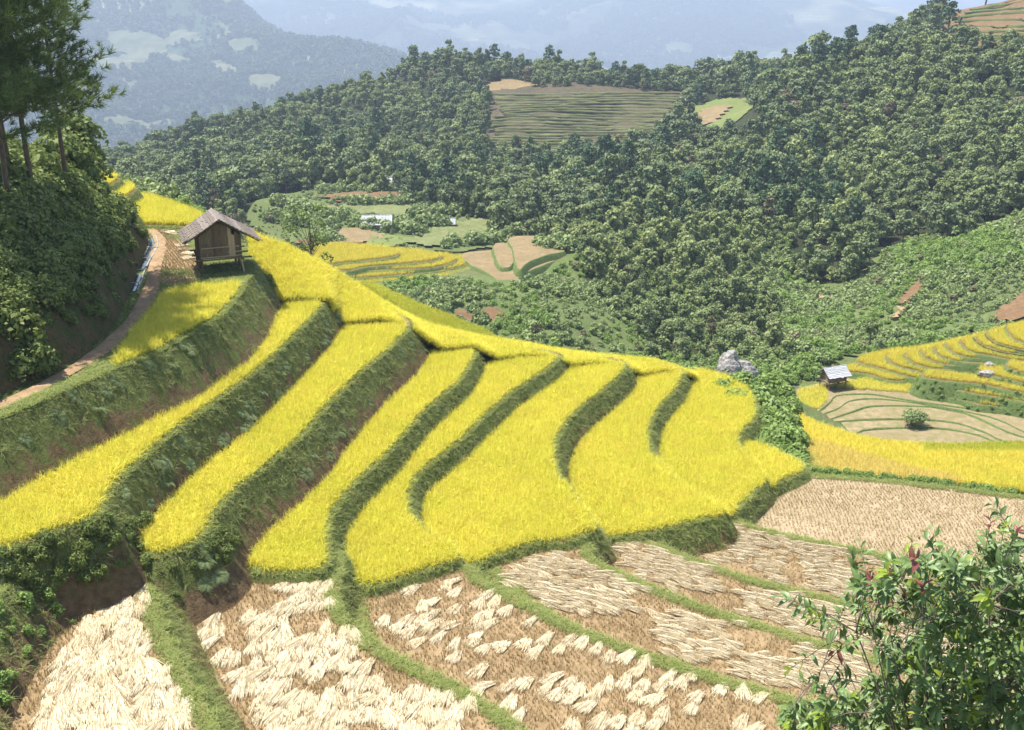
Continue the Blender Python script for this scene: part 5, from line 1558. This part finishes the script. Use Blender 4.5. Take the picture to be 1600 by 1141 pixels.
def pine(seed, H, crown0, R, n_br):
    """trunk with whorled limbs, needle tufts along the outer part of every limb"""
    r = np.random.default_rng(seed)
    tb_ = MB(); lb = MB()
    lean = r.normal(size=2) * 0.025 * H
    def axis(z): return np.array([lean[0] * (z / H) ** 2, lean[1] * (z / H) ** 2, z])
    tb_.tube([axis(z) for z in np.linspace(-1, H, 9)], [0.145 * (1 - 0.8 * max(0, k_) / 8) + 0.02 for k_ in range(9)], 8)
    C, A = [], []
    for i in range(n_br):
        t = i / n_br; z = crown0 + (H - crown0) * t ** 0.9
        a = i * 2.39996 + 0.4 * r.normal()
        L = R * (1 - 0.72 * t ** 1.3) * (0.55 + 0.6 * r.random())
        p0 = axis(z); up = 0.12 + 0.55 * t + 0.15 * r.normal()
        d = np.array([math.cos(a), math.sin(a), up])
        pts = [p0 + d * L * q + np.array([0, 0, 0.16 * L * q * q]) for q in (0, 0.4, 0.75, 1.0)]
        lb.tube(pts, [0.05, 0.035, 0.02, 0.008], 5)
        m_ = int(5 + L * 6)
        for q in range(m_):
            s = 0.25 + 0.75 * (q + r.random()) / m_
            c = p0 + d * L * s + np.array([0, 0, 0.16 * L * s * s]) + r.normal(size=3) * np.array([0.26, 0.26, 0.15]) * L / R * 1.3
            C.append(c); A.append(unit(d + r.normal(size=3) * 0.55 + np.array([0, 0, 0.45])))
    C = np.array(C); A = np.array(A); n_ = len(C); nb = 26
    # needles: thin triangles bursting from each tuft
    ax = np.repeat(A, nb, 0); ce = np.repeat(C, nb, 0)
    dn = unit(ax * 0.85 + 0.5 * r.normal(size=ax.shape))
    ln = (0.28 + 0.16 * r.random((len(dn), 1)))
    st = ce + ax * (r.random((len(dn), 1)) - 0.4) * 0.34
    sd = unit(np.cross(dn, r.normal(size=dn.shape))) * 0.02
    V = np.stack([st - sd, st + sd, st + dn * ln + sd * 0.3, st + dn * ln - sd * 0.3], 1).reshape(-1, 3)
    F = np.arange(len(V)).reshape(-1, 4)
    T = np.tile(np.array([0.1, 0.1, 0.8, 0.8]), len(dn)) * np.repeat(0.15 + 1.0 * r.random(n_), nb * 4)
    return tb_.mesh('trunk', 'bark_pine', True), lb.mesh('limbs', 'bark_pine', True), mesh_np('needles', V, F, T, ('leaf_needle',))
PV = [pine(1600 + s, 17.0 + s, 5.4 + 0.8 * (s % 3), 3.9 + 0.3 * (s % 2), 50) for s in range(4)]
for j, (u, vb_, y, v_, lb) in enumerate(((3, 352, 50, 0, 'pine at the left edge whose trunk stands nearest the frame'), (19, 352, 51.5, 1, 'tall straight pine, second trunk from the left edge'), (29, 350, 55, 2, 'thin-trunked pine third from the left edge'), (55, 330, 55.5, 3, 'pine with a bare lower trunk, fourth from the left edge'), (106, 300, 60, 0, 'rightmost pine with limbs reaching over the hazy valley'), (-40, 350, 49, 2, 'pine cut by the left edge, only its needles in view'))):
    p = at(u, vb_, y)
    e = empty('pine_tree', (p[0], p[1], p[2] - 1.2), j * 2.1)
    s_ = (1.0, 1.0, 1.0, 1.0, 0.92, 1.0, 0.95)[j]; e.scale = (s_,) * 3
    a_, b_, c_ = PV[v_]
    add('trunk', a_, e); add('limbs', b_, e); add('needles', c_, e)
    tag(e, lb, 'pine tree')

# shrubs on the bottom left bank and under the second terrace
Q, N, d = bank_pts(LBK, 2.2); 
Q2, N2, d2 = bank_pts(T2, 6.0)
k = proj(Q2)[:, 1] > 815
Q2 = Q2[k & (d2 < 1.9)]
tp_ = grid_pts(LBK['P'], 0.8); tp_ = tp_[inside(tp_[:, 0], tp_[:, 1], LBK['P'])]
tp_ = np.c_[tp_, np.full(len(tp_), LBK['z'])]
scatter('bank_shrubs', np.concatenate([Q, tp_[in_view(tp_)]]), 'shrub_bright', 0.22, 0.6, label='leafy shrubs on the bank at the lower left corner', cat='shrubs')
scatter('bank_shrubs', Q2 - np.array([0, 0, 0.15]), 'shrub_shade', 0.30, 0.4, label='green creepers hanging over the bank in front of the second terrace', cat='shrubs')
Q3, N3, d3 = bank_pts(T3, 6.0); k = (proj(Q3)[:, 1] > 830) & (d3 < 1.3)
scatter('bank_shrubs', Q3[k] - np.array([0, 0, 0.12]), 'shrub_shade', 0.26, 0.4, label='green creepers hanging over the bank in front of the third terrace', cat='shrubs')
lq = np.concatenate([bank_pts(s_, 2.2)[0] for s_ in LR + RT[:1]])
scatter('scrub', lq - np.array([0, 0, 0.15]), 'shrub_bright', 0.24, 0.5, label='weedy green growth on the tall banks between the rice strips at right', cat='scrub')
vf = FIELDS[0][1]; q = jit_grid(vf[:, 0].min(), vf[:, 0].max(), vf[:, 1].min(), vf[:, 1].max(), 1.7)
q = q[inside(q[:, 0], q[:, 1], vf) & (vnoise(q[:, 0] / 7, q[:, 1] / 7, 401) > -0.1)]
for nm_, P_ in FIELDS[1:6]: q = q[~inside(q[:, 0], q[:, 1], P_)]
scatter('field_crop', np.c_[q, M(q[:, 0], q[:, 1]) + 0.2], 'shrub_scrub', 0.45, 0.6, label='low leafy crops in the small fields on the valley floor', cat='crops')
# dark bush in the shade of the hut
hb = on(412, 452, -16.6)
e = empty('shaded_bush', (hb[0], hb[1], -17.3))
add('foliage', cloud_mesh('foliage', 1490, 'leaf_shade', 1.15, 1.25, 14, 150, 0.12, zlo=0.1), e, scl=(1.0, 1.0, 1.0)); add('stem', BST, e)
tag(e, 'dark green bush on the bank at the right foot of the stilt hut', 'bush')

# lone trees
def lone(u, v, y, h, r0, lb, seed, mat='leaf_scrub', nl=16, nper=70, size=0.3):
    p = at(u, v, y); z = float(M(p[0], p[1]))
    hh_ = max(h, p[2] - z + h)
    e = empty('lone_tree', (p[0], p[1], z))
    me = broad(seed, r0, hh_, mat, nl, nper, size)
    add('crown', me, e); add('trunk', trunk_mesh(hh_ * 0.85, 0.14, 'bark_grey', seed + 1, 7, 0.3), e)
    tag(e, lb, 'tree')
def lone_top(u, vtop, y, h, r0, lb, seed, **kw):
    p = at(u, vtop, y); e = empty('lone_tree', (p[0], p[1], p[2] - h))
    r = np.random.default_rng(seed); L = []
    for i in range(kw.get('nl', 22)):
        a = i * 2.4; zz = 0.5 + 0.5 * r.random(); q = r0 * 0.9 * math.sqrt(r.random()) * math.sqrt(max(0.1, 1.12 - ((zz - 0.75) / 0.32) ** 2))
        L.append(((q * math.cos(a), q * math.sin(a), h * zz), r0 * (0.24 + 0.14 * r.random())))
    V, F, T = lobed_cloud(L, kw.get('nper', 70), kw.get('size', 0.2), seed=seed, jitter=0.7)
    add('crown', mesh_np('crown', V, F, T, (kw.get('mat', 'leaf_tree'),)), e)
    b = MB(); b.tube([(0, 0, -0.5), (0.05, 0, h * 0.5), (0.1, 0.05, h * 0.95)], [0.13, 0.1, 0.03], 6)
    for c, rr2 in L: b.tube([(0.05, 0.02, h * 0.5 + 0.3 * (c[2] - h * 0.5)), c], [0.035, 0.012], 4)
    b.build('trunk', 'bark_grey', e)
    tag(e, lb, 'tree')
lone_top(480, 326, 84, 9.5, 2.0, 'airy green tree just behind the ridge right of the stilt hut', 1700)
lone_top(1363, 500, 138, 4, 1.3, 'small tree on the slope behind the far hut roof', 1710, nl=10, size=0.3)
pb = on(1428, 661, -45.3)
e = empty('field_shrub', pb)
add('foliage', cloud_mesh('foliage', 1499, 'leaf_scrub', 1.7, 1.05, 16, 90, 0.22, zlo=0.1), e); add('stem', BST, e)
tag(e, 'low grey-green shrub standing in the harvested plots', 'shrub')

# boulder
def boulder(seed, rx, ry, rz):
    import bmesh
    bm = bmesh.new(); bmesh.ops.create_icosphere(bm, subdivisions=4, radius=1.0)
    for v in bm.verts:
        c = v.co
        n1 = float(fbm(np.array([c.x * 1.3 + seed]), np.array([c.y * 1.3 + c.z * 1.1]), seed, 4)[0])
        n2 = float(vnoise(np.array([c.x * 3 + c.z]), np.array([c.y * 3 - c.z]), seed + 3)[0])
        s = 1 + 0.35 * n1 + 0.10 * abs(n2)
        v.co = Vector((c.x * rx * s, c.y * ry * s, c.z * rz * s))
        v.co.z = round(v.co.z * 2.2) / 2.2 * 0.35 + v.co.z * 0.65
    me = bpy.data.meshes.new('boulder'); bm.to_mesh(me); bm.free(); me.materials.append(MATS['rock_grey'])
    return me
p = at(1138, 575, 104); tag(add('boulder', boulder(3, 1.25, 1.4, 2.0), None, p - np.array([0, 0, 0.3]), (0, 0.1, 0.4)), 'tall pale grey boulder rising beside the wooded gully', 'boulder')
p = at(1162, 580, 105); tag(add('boulder', boulder(8, 1.7, 1.4, 1.35), None, p - np.array([0, 0, 0.3]), (0, 0.25, 0.9)), 'lower pale boulder leaning against the tall one', 'boulder')
p = on(1540, 583, -41.9); tag(add('boulder', boulder(12, 1.0, 0.7, 0.6), None, p + np.array([0, -0.3, -0.1])), 'small pale boulder between the rice strips at right', 'boulder')
p = on(1549, 578, -41.9); tag(add('boulder', boulder(15, 0.55, 0.5, 0.55), None, p + np.array([0, 0.8, 0.2])), 'small grey boulder above the pale one at right', 'boulder')

# ================================================================== HUTS AND HOUSES
def stilt_hut(root, Wd, Dp, floor, eave, apex, oh_l, oh_r, oh_f, roofmat, planks=13, courses=11, simple=False):
    """local frame: x along the gable front, y away from it, z up; origin at the front-left post foot"""
    # posts
    for (x, y) in ((0.06, 0.06), (Wd - 0.06, 0.06), (0.06, Dp / 2), (Wd - 0.06, Dp / 2), (0.06, Dp - 0.06), (Wd - 0.06, Dp - 0.06)):
        b = MB(); lx_ = 0.05 * rng.normal()
        b.tube([(x + lx_, y, -0.45), (x + lx_ * 0.4, y, floor * 0.6), (x, y, eave - 0.03)], [0.075, 0.07, 0.055], 7)
        b.build('post', 'wood_post', root)
    for y in (-0.10, Dp * 0.5, Dp + 0.02):
        b = MB(); b.tube([(-0.35, y, floor - 0.09), (Wd + 0.55, y + 0.05, floor - 0.07)], 0.055, 7); b.build('floor_beam', 'wood_post', root)
    for x in (-0.055, Wd + 0.055):
        b = MB(); b.tube([(x, -0.2, floor - 0.19), (x, Dp + 0.25, floor - 0.19)], 0.05, 7); b.build('floor_beam', 'wood_post', root)
    b = MB(); b.box(-0.02, Wd + 0.02, -0.02, Dp + 0.02, floor - 0.03, floor); b.build('floor', 'wood_plank', root)
    # plank walls
    def gable_h(x): 
        t = abs(x - Wd / 2) / (Wd / 2)
        return eave + (apex - eave) * (1 - t)
    for face, n in (('front', planks), ('back', planks)):
        for i in range(n):
            x0 = Wd * i / n + 0.006; x1 = Wd * (i + 1) / n - 0.006
            dz = 0.012 * rng.normal(); y0 = (-0.01 + 0.012 * rng.random()) if face == 'front' else Dp - 0.02
            th = 0.028
            b = MB()
            za, zb = gable_h(x0) - 0.08, gable_h(x1) - 0.08
            zf = floor + 0.005 + 0.02 * rng.random()
            if face == 'front' and i == n - 3: za -= 0.28; zb -= 0.28
            b.hexa([(x0, y0, zf), (x1, y0, zf), (x1, y0 + th, zf), (x0, y0 + th, zf), (x0, y0, za), (x1, y0, zb), (x1, y0 + th, zb), (x0, y0 + th, za)])
            b.build('plank', 'wood_pale' if (face == 'front' and i in (n - 3, n - 4)) else 'wood_plank', root)
    m_ = int(Dp / 0.2)
    for xs in (0.0, Wd - 0.028):
        for i in range(m_):
            y0 = 0.03 + (Dp - 0.06) * i / m_ + 0.005; y1 = 0.03 + (Dp - 0.06) * (i + 1) / m_ - 0.005
            b = MB(); jx = 0.01 * rng.random()
            b.box(xs + jx, xs + jx + 0.028, y0, y1, floor + 0.004, eave - 0.02); b.build('plank', 'wood_plank', root)
    for (xa, xb, zz) in ((0.1, Wd - 0.15, floor + 0.62), (Wd * 0.66, Wd + 0.05, floor + 0.30), (0.0, Wd, floor + 0.06)):
        b = MB(); b.tube([(xa, -0.055, zz), (xb, -0.055, zz + 0.02)], 0.03, 6); b.build('rail', 'wood_pale', root)
    # roof: courses of thatch laid from eave to ridge on both slopes
    roof = bpy.data.objects.new('roof', None); COL.objects.link(roof); roof.parent = root
    sl = (apex - eave) / (Wd / 2)
    y0, y1 = -oh_f, Dp + 0.45
    for side, oh in ((-1, oh_l), (1, oh_r)):
        run = Wd / 2 + oh
        for c in range(courses):
            t0 = 1 - c / courses; t1 = 1 - (c + 1.45) / courses          # fraction of run from the ridge
            t1 = max(t1, 0.0)
            nseg = 14
            V, F = [], []
            for i in range(nseg + 1):
                yy = y0 + (y1 - y0) * i / nseg
                sag = 0.05 * math.sin(i * 1.9 + c) + 0.03 * rng.normal()
                for (tq, lift) in ((t0, 0.0), (t1, 0.035)):
                    # the lower slope flattens a little, as an old thatch does
                    xx = run * tq + (0.035 * rng.normal() if tq == t0 else 0)
                    zz = apex + 0.10 - sl * xx * (1 - 0.10 * tq) + (-0.012 if tq == t0 else 0.0) + 0.02 * sag
                    for th in (0.0, 0.045):
                        V.append((Wd / 2 + side * xx, yy, zz + th + (0.055 if tq == t0 else 0.0) + c * 0.004))
            for i in range(nseg):
                a = 4 * i; b2 = 4 * (i + 1)
                F += [(a + 1, a + 3, b2 + 3, b2 + 1), (a, b2, b2 + 2, a + 2), (a, a + 1, b2 + 1, b2), (a + 2, b2 + 2, b2 + 3, a + 3)]
            F += [(0, 2, 3, 1), (4 * nseg, 4 * nseg + 1, 4 * nseg + 3, 4 * nseg + 2)]
            me = bpy.data.meshes.new('thatch_course'); me.from_pydata(V, [], F); me.materials.append(MATS[roofmat]); me.update()
            o = bpy.data.objects.new('thatch_course', me); COL.objects.link(o); o.parent = roof
            o.rotation_euler = (0, 0, 0)
    b = MB(); b.tube([(Wd / 2, y0 - 0.04, apex + 0.15), (Wd / 2, (y0 + y1) / 2, apex + 0.12), (Wd / 2, y1 + 0.04, apex + 0.16)], 0.075, 8)
    o = b.build('ridge_cap', roofmat, roof)
    if not simple:
        for (side, oh) in ((-1, oh_l), (1, oh_r)):
            for q in range(7):
                yy = y0 + 0.08 + (y1 - y0 - 0.2) * q / 6
                run = Wd / 2 + oh
                b = MB(); pts = []
                for tq in (0.55, 0.75, 0.98):
                    xx = run * tq; pts.append((Wd / 2 + side * xx, yy + 0.03 * rng.normal(), apex + 0.10 - sl * xx * (1 - 0.10 * tq) + 0.125))
                b.tube(pts, 0.013, 5); b.build('batten', 'wood_pale', roof)
        for y in (0.0, Dp):
            for side, oh in ((-1, oh_l), (1, oh_r)):
                run = Wd / 2 + oh - 0.12
                b = MB(); b.tube([(Wd / 2, y, apex + 0.02), (Wd / 2 + side * run, y, apex + 0.02 - sl * run * 0.93)], 0.04, 6); b.build('rafter', 'wood_post', root)

A_HUT = math.radians(22)
fl = on(316, 431, ZL)
hut = empty('stilt_hut', (fl[0], fl[1], ZL), A_HUT)
tag(hut, 'wooden plank hut on stilts with grey thatched roof beside the footpath', 'hut')
stilt_hut(hut, 2.45, 3.0, 1.02, 2.42, 3.22, 0.95, 1.2, 0.42, 'roof_slat')
b = MB(); b.tube([(2.5, -0.35, -0.25), (2.35, 0.1, 1.0)], [0.05, 0.045], 6); b.build('prop', 'wood_pale', hut)

h2 = on(1300, 603, -44.3)
hut2 = empty('far_hut', (h2[0] - 1.0, h2[1] + 0.2, -44.6), math.radians(-68))
tag(hut2, 'small stilt hut with weathered grey roof beside the stepped rice terraces', 'hut')
hut2.location = (h2[0] - 1.25, h2[1] + 1.2, -44.7)
stilt_hut(hut2, 1.9, 2.6, 0.95, 1.75, 2.5, 0.45, 0.45, 0.4, 'roof_grey', planks=9, courses=7, simple=True)

def low_house(name, u, v, w_, d_, hwall, rise, lb, rz=0.0, oh=0.5, y=None, cols=9):
    p = hits([(u, v)])[0] if y is None else at(u, v, y)
    z = float(M(p[0], p[1]))
    e = empty(name, (p[0], p[1], z), rz)
    b = MB(); b.box(-w_ / 2, w_ / 2, -d_ / 2, d_ / 2, -0.8, hwall); b.build('wall', 'wood_post', e)
    b = MB(); b.box(-0.45, 0.45, -d_ / 2 - 0.03, -d_ / 2 - 0.002, 0.0, 1.7); b.build('door', 'wood_plank', e)
    roof = bpy.data.objects.new('roof', None); COL.objects.link(roof); roof.parent = e
    for sg in (-1, 1):
        for i in range(cols):
            x0 = -w_ / 2 - oh + (w_ + 2 * oh) * i / cols + 0.015; x1 = -w_ / 2 - oh + (w_ + 2 * oh) * (i + 1) / cols - 0.015
            ye = sg * (d_ / 2 + oh); ze = hwall - rise * oh / (d_ / 2) * 0.8
            b = MB(); j = 0.03 * rng.random()
            yr = 0.03 * sg
            b.hexa([(x0, ye, ze + j), (x1, ye, ze + j), (x1, yr, hwall + rise + j), (x0, yr, hwall + rise + j), (x0, ye, ze + 0.07 + j), (x1, ye, ze + 0.07 + j), (x1, yr, hwall + rise + 0.07 + j), (x0, yr, hwall + rise + 0.07 + j)])
            b.build('roof_sheet', 'roof_grey', roof)
    b = MB(); b.tube([(-w_ / 2 - oh, 0, hwall + rise + 0.1), (w_ / 2 + oh, 0, hwall + rise + 0.1)], 0.09, 6); b.build('ridge_cap', 'roof_grey', roof)
    tag(e, lb, 'house')
low_house('valley_house', 590, 360, 5.2, 4.2, 1.5, 1.3, 'long low house with pale grey roof on the valley floor', 0.05)
low_house('field_shed', 700, 356, 2.3, 2.2, 1.1, 0.7, 'tiny shed with pale roof by the striped field', 0.0)
low_house('hamlet_house', 607, 300, 5.0, 4.0, 1.8, 1.8, 'dark-roofed farmhouse under the trees above the red field', -0.5)
low_house('hamlet_house', 627, 302, 3.6, 3.2, 1.6, 1.3, 'smaller farmhouse at the right of the dark-roofed one above the red field', 0.3)
low_house('hamlet_house', 574, 286, 3.2, 2.8, 1.4, 1.1, 'little house half hidden by trees left of the farmhouses', 0.2)
low_house('saddle_hut', 1073, 163, 4.2, 3.2, 1.2, 1.0, 'grey-roofed hut at the upper right corner of the tea terraces', 0.1)
low_house('hilltop_hut', 955, 113, 4.5, 3.5, 1.4, 1.2, 'tiny hut on the skyline at the end of the dry hilltop field', 0.2)

# ================================================================== TEA TERRACES on the middle hill
draped('tea_ground', TEA_PX, 'tea_soil', 0.5, 2.0)
draped('red_ground', RED_PX, 'soil_red', 0.5, 2.0)
def hedge_row(px, hgt, dep, mat_top, lb, group, name):
    Q = hits(px); Q = smooth_poly(Q, 2.2, closed=False)
    Q[:, 2] = M(Q[:, 0], Q[:, 1]) + 0.4
    tq_ = np.linspace(-1, 1, len(Q))
    for c_ in (1, 2): Q[:, c_] = np.polyval(np.polyfit(tq_, Q[:, c_], 3), tq_)
    Q[:, 2] += 0.25
    prof = ((-dep * 0.55, -0.2), (-dep * 0.5, hgt * 0.75), (-dep * 0.2, hgt), (dep * 0.3, hgt * 0.95), (dep * 0.5, 0.2))
    n_ = len(Q)
    X = np.stack([Q[:, 0] for a in prof]); Y = np.stack([Q[:, 1] + a[0] for a in prof]); Z = np.stack([Q[:, 2] + a[1] for a in prof])
    jit = rng.normal(size=Z.shape) * 0.13; jit[0] = 0; jit[-1] = 0
    me = grid_mesh(name, X, Y + jit * 0.6, Z + jit, mat_top)
    tag(add(name, me), lb, 'terrace row', group)
nrow = 22
for i in range(nrow):
    t_ = i / (nrow - 1); v = 152 + 90 * t_ ** 1.0
    uL = 770 + 4 * math.sin(i) + (14 if 3 < i < 9 else 0); uR = 1062 - 75 * t_ ** 1.3
    k_ = np.linspace(0, 1, 13)
    px = [(uL + (uR - uL) * a, v + 2.5 * math.sin(a * 5 + i * 0.35) * 0.5 - 3.0 * (a - 0.5) ** 2 * (1 - t_)) for a in k_]
    hedge_row(px, 0.55, 1.2, 'tea_row', 'long green row on the brown terraced slope of the middle hill', 'rows of the terraced slope on the middle hill', 'terrace_row')
for i in range(9):
    t_ = i / 8; v = 12 + 58 * t_
    uL = 1520 - 62 * t_ ; uR = 1640
    px = [(uL + (uR - uL) * a, v - 14 * a * (1 - t_) + 2 * math.sin(a * 4 + i)) for a in np.linspace(0, 1, 8)]
    hedge_row(px, 0.5, 1.2, 'field_green', 'green row on the red-earth terraces at the upper right corner', 'rows of the red-earth terraces', 'terrace_row')

# ================================================================== FOREGROUND SHRUB
def leaf_shape(L, wd, seed):
    r = np.random.default_rng(seed)
    V, F, T = [], [], []
    st = [(0, 0.02), (0.18, 0.62), (0.42, 1.0), (0.68, 0.8), (0.88, 0.36), (1.0, 0.0)]
    cur = 0.25 + 0.25 * r.random(); fold = 0.35 + 0.25 * r.random()
    for (t, q) in st:
        x = L * t; zc = -cur * L * t * t + 0.12 * L * t
        hw = wd * 0.5 * q
        V += [(x, -hw, zc + hw * fold), (x, 0, zc), (x, hw, zc + hw * fold)]; T += [0.35, 0.75, 0.35]
    for i in range(len(st) - 1):
        a = 3 * i; F += [(a, a + 3, a + 4, a + 1), (a + 1, a + 4, a + 5, a + 2)]
    return np.array(V), np.array(F), np.array(T)
LEAFS = [leaf_shape(0.10 + 0.014 * s, 0.044 + 0.006 * (s % 3), 1800 + s) for s in range(5)]
LEAF_ME = {mt: [mesh_np('leaf', v, f, t_, (mt,), smooth=True) for (v, f, t_) in LEAFS] for mt in ('leaf_gloss', 'leaf_young', 'leaf_red')}
sb = at(1520, 1420, 8.4)
shrub = empty('glossy_shrub', (sb[0], sb[1], sb[2] - 0.6))
tag(shrub, 'glossy dark green shrub with a few red young leaves in the lower right corner', 'shrub')
SO = np.array(shrub.location)
r_ = np.random.default_rng(2024)
tips = []
outer = [(1440, 838), (1425, 850), (1460, 830), (1345, 850), (1332, 870), (1360, 905), (1390, 900), (1225, 935), (1245, 955), (1265, 965), (1290, 985), (1325, 935), (1230, 1048), (1250, 1060), (1275, 1075), (1310, 1060), (1222, 1110), (1245, 1130), (1540, 835), (1560, 800), (1590, 830), (1480, 880), (1510, 860), (1400, 960), (1340, 1000), (1300, 1020), (1552, 790), (1548, 815), (1570, 820)]
for (u, v) in outer: tips.append((at(u, v, 7.8 + 1.2 * r_.random()), 1))
crown_px = [(1330, 930), (1370, 880), (1430, 868), (1520, 862), (1600, 835), (1720, 830), (1720, 1300), (1230, 1300), (1215, 1130), (1260, 1095), (1330, 1090), (1380, 1040), (1340, 985)]
cp = np.array(crown_px, float)
cnt = 0
while cnt < 1100:
    u, v = 1200 + 520 * r_.random(), 830 + 470 * r_.random()
    if not inside(np.array([u]), np.array([v]), cp)[0]: continue
    if u < 1420 and r_.random() < 0.25: continue
    tips.append((at(u, v, 7.3 + 2.8 * r_.random()), 0)); cnt += 1
br = MB(); tw = MB()
mains = []
for i in range(16):
    u, v = 1260 + 26 * i, 1010 - 9 * min(i, 12) + 60 * r_.random()
    p = at(u, v, 7.6 + 1.9 * r_.random()) - SO
    mid = p * 0.5 + np.array([0.1 * r_.normal(), 0.1 * r_.normal(), 0.12])
    br.tube([(0, 0, -0.8), tuple(mid), tuple(p)], [0.022, 0.014, 0.006], 6); mains += [mid, p, (mid + p) / 2, (mid * 0.4 + p * 0.6)]
mains = np.array(mains)
leaves = []
for (tp, isout) in tips:
    t_ = tp - SO
    j = np.argsort(np.linalg.norm(mains - t_, axis=1))[:3]; b0 = mains[r_.choice(j)]
    dv = t_ - b0; L = np.linalg.norm(dv)
    if L > 0.6 and not isout: b0 = t_ - dv / L * 0.5
    mid = (b0 + t_) / 2 + np.array([0, 0, 0.05])
    tw.tube([tuple(b0), tuple(mid), tuple(t_)], [0.005, 0.004, 0.002], 5)
    ax = unit(t_ - mid)
    n_ = int(9 + 6 * r_.random())
    fresh = r_.random()
    sc_l = 0.75 + 0.5 * r_.random()
    for q in range(n_):
        s = 1 - (q / n_) ** 1.1 * 0.9
        pos = mid + (t_ - mid) * s if s > 0 else mid
        a = q * 2.4 + r_.random()
        side = unit(np.cross(ax, np.array([math.sin(a), math.cos(a), 0.3])))
        d = unit(ax * (0.35 + 0.5 * (q < 3)) + side * 0.9 + np.array([0, -0.12, 0.12]))
        red = (isout and fresh < 0.22 and q < 4) or (not isout and fresh < 0.02 and q < 4)
        mt = 'leaf_red' if red else ('leaf_young' if (fresh > 0.86 and q < 6) else 'leaf_gloss')
        up = unit(np.array([0.35 * r_.normal(), 0.35 * r_.normal() - 0.1, 1.0]))
        x = d; y_ = unit(np.cross(up, x)); z_ = np.cross(x, y_)
        leaves.append((pos, np.stack([x, y_, z_], 1), sc_l * (0.75 + 0.4 * r_.random()) * (0.8 if q < 2 else 1.0), mt, int(r_.integers(5))))
br.build('branch', 'bark_grey', shrub, True)
tw.build('twig', 'bark_grey', shrub)['kind'] = 'stuff'
lp = np.array([l[0] for l in leaves]) + SO
q_ = proj(lp)
vis_ = (q_[:, 0] < 1600) & (q_[:, 1] < 1141)
order_ = np.argsort(np.where(vis_, np.linalg.norm(lp, axis=1) / np.array([l[2] for l in leaves]), 1e9))
top = set(order_[:300].tolist())
acc = {'leaf_gloss': [], 'leaf_young': [], 'leaf_red': []}
for i, (pos, R3, s_, mt, k_) in enumerate(leaves):
    if i in top:
        o = add('leaf', LEAF_ME[mt][k_], shrub)
        o.matrix_local = Matrix.Translation(Vector(pos)) @ Matrix([list(r) for r in R3]).to_4x4() @ Matrix.Scale(s_, 4)
    else:
        v, f, t2 = LEAFS[k_]
        acc[mt].append((v * s_ @ R3.T + pos, f, np.clip(t2 + r_.normal() * 0.25, 0, 1)))
for mt, lst in acc.items():
    if lst:
        J = join(*lst)
        o = add('leaves', mesh_np('leaves', J[0], J[1], J[2], (mt,), smooth=True), shrub); o['kind'] = 'stuff'
print('leaves', len(leaves))

# ================================================================== HAZE
hz = new_mat('haze_air'); t = NT(hz)
pv = t.n('ShaderNodeVolumePrincipled')
pv.inputs['Color'].default_value = (0.68, 0.81, 1.0, 1)
pv.inputs['Density'].default_value = 0.0003
pv.inputs['Anisotropy'].default_value = 0.2
o_ = t.n('ShaderNodeOutputMaterial'); t.l(pv.outputs[0], o_.inputs['Volume'])
b = MB(); b.box(-15500, 15500, -1200, 15500, -651, max(TOPZ) + 15)
hb_ = b.build('haze', 'haze_air')
tag(hb_, 'pale blue haze filling the valley air', 'haze', kind='stuff')
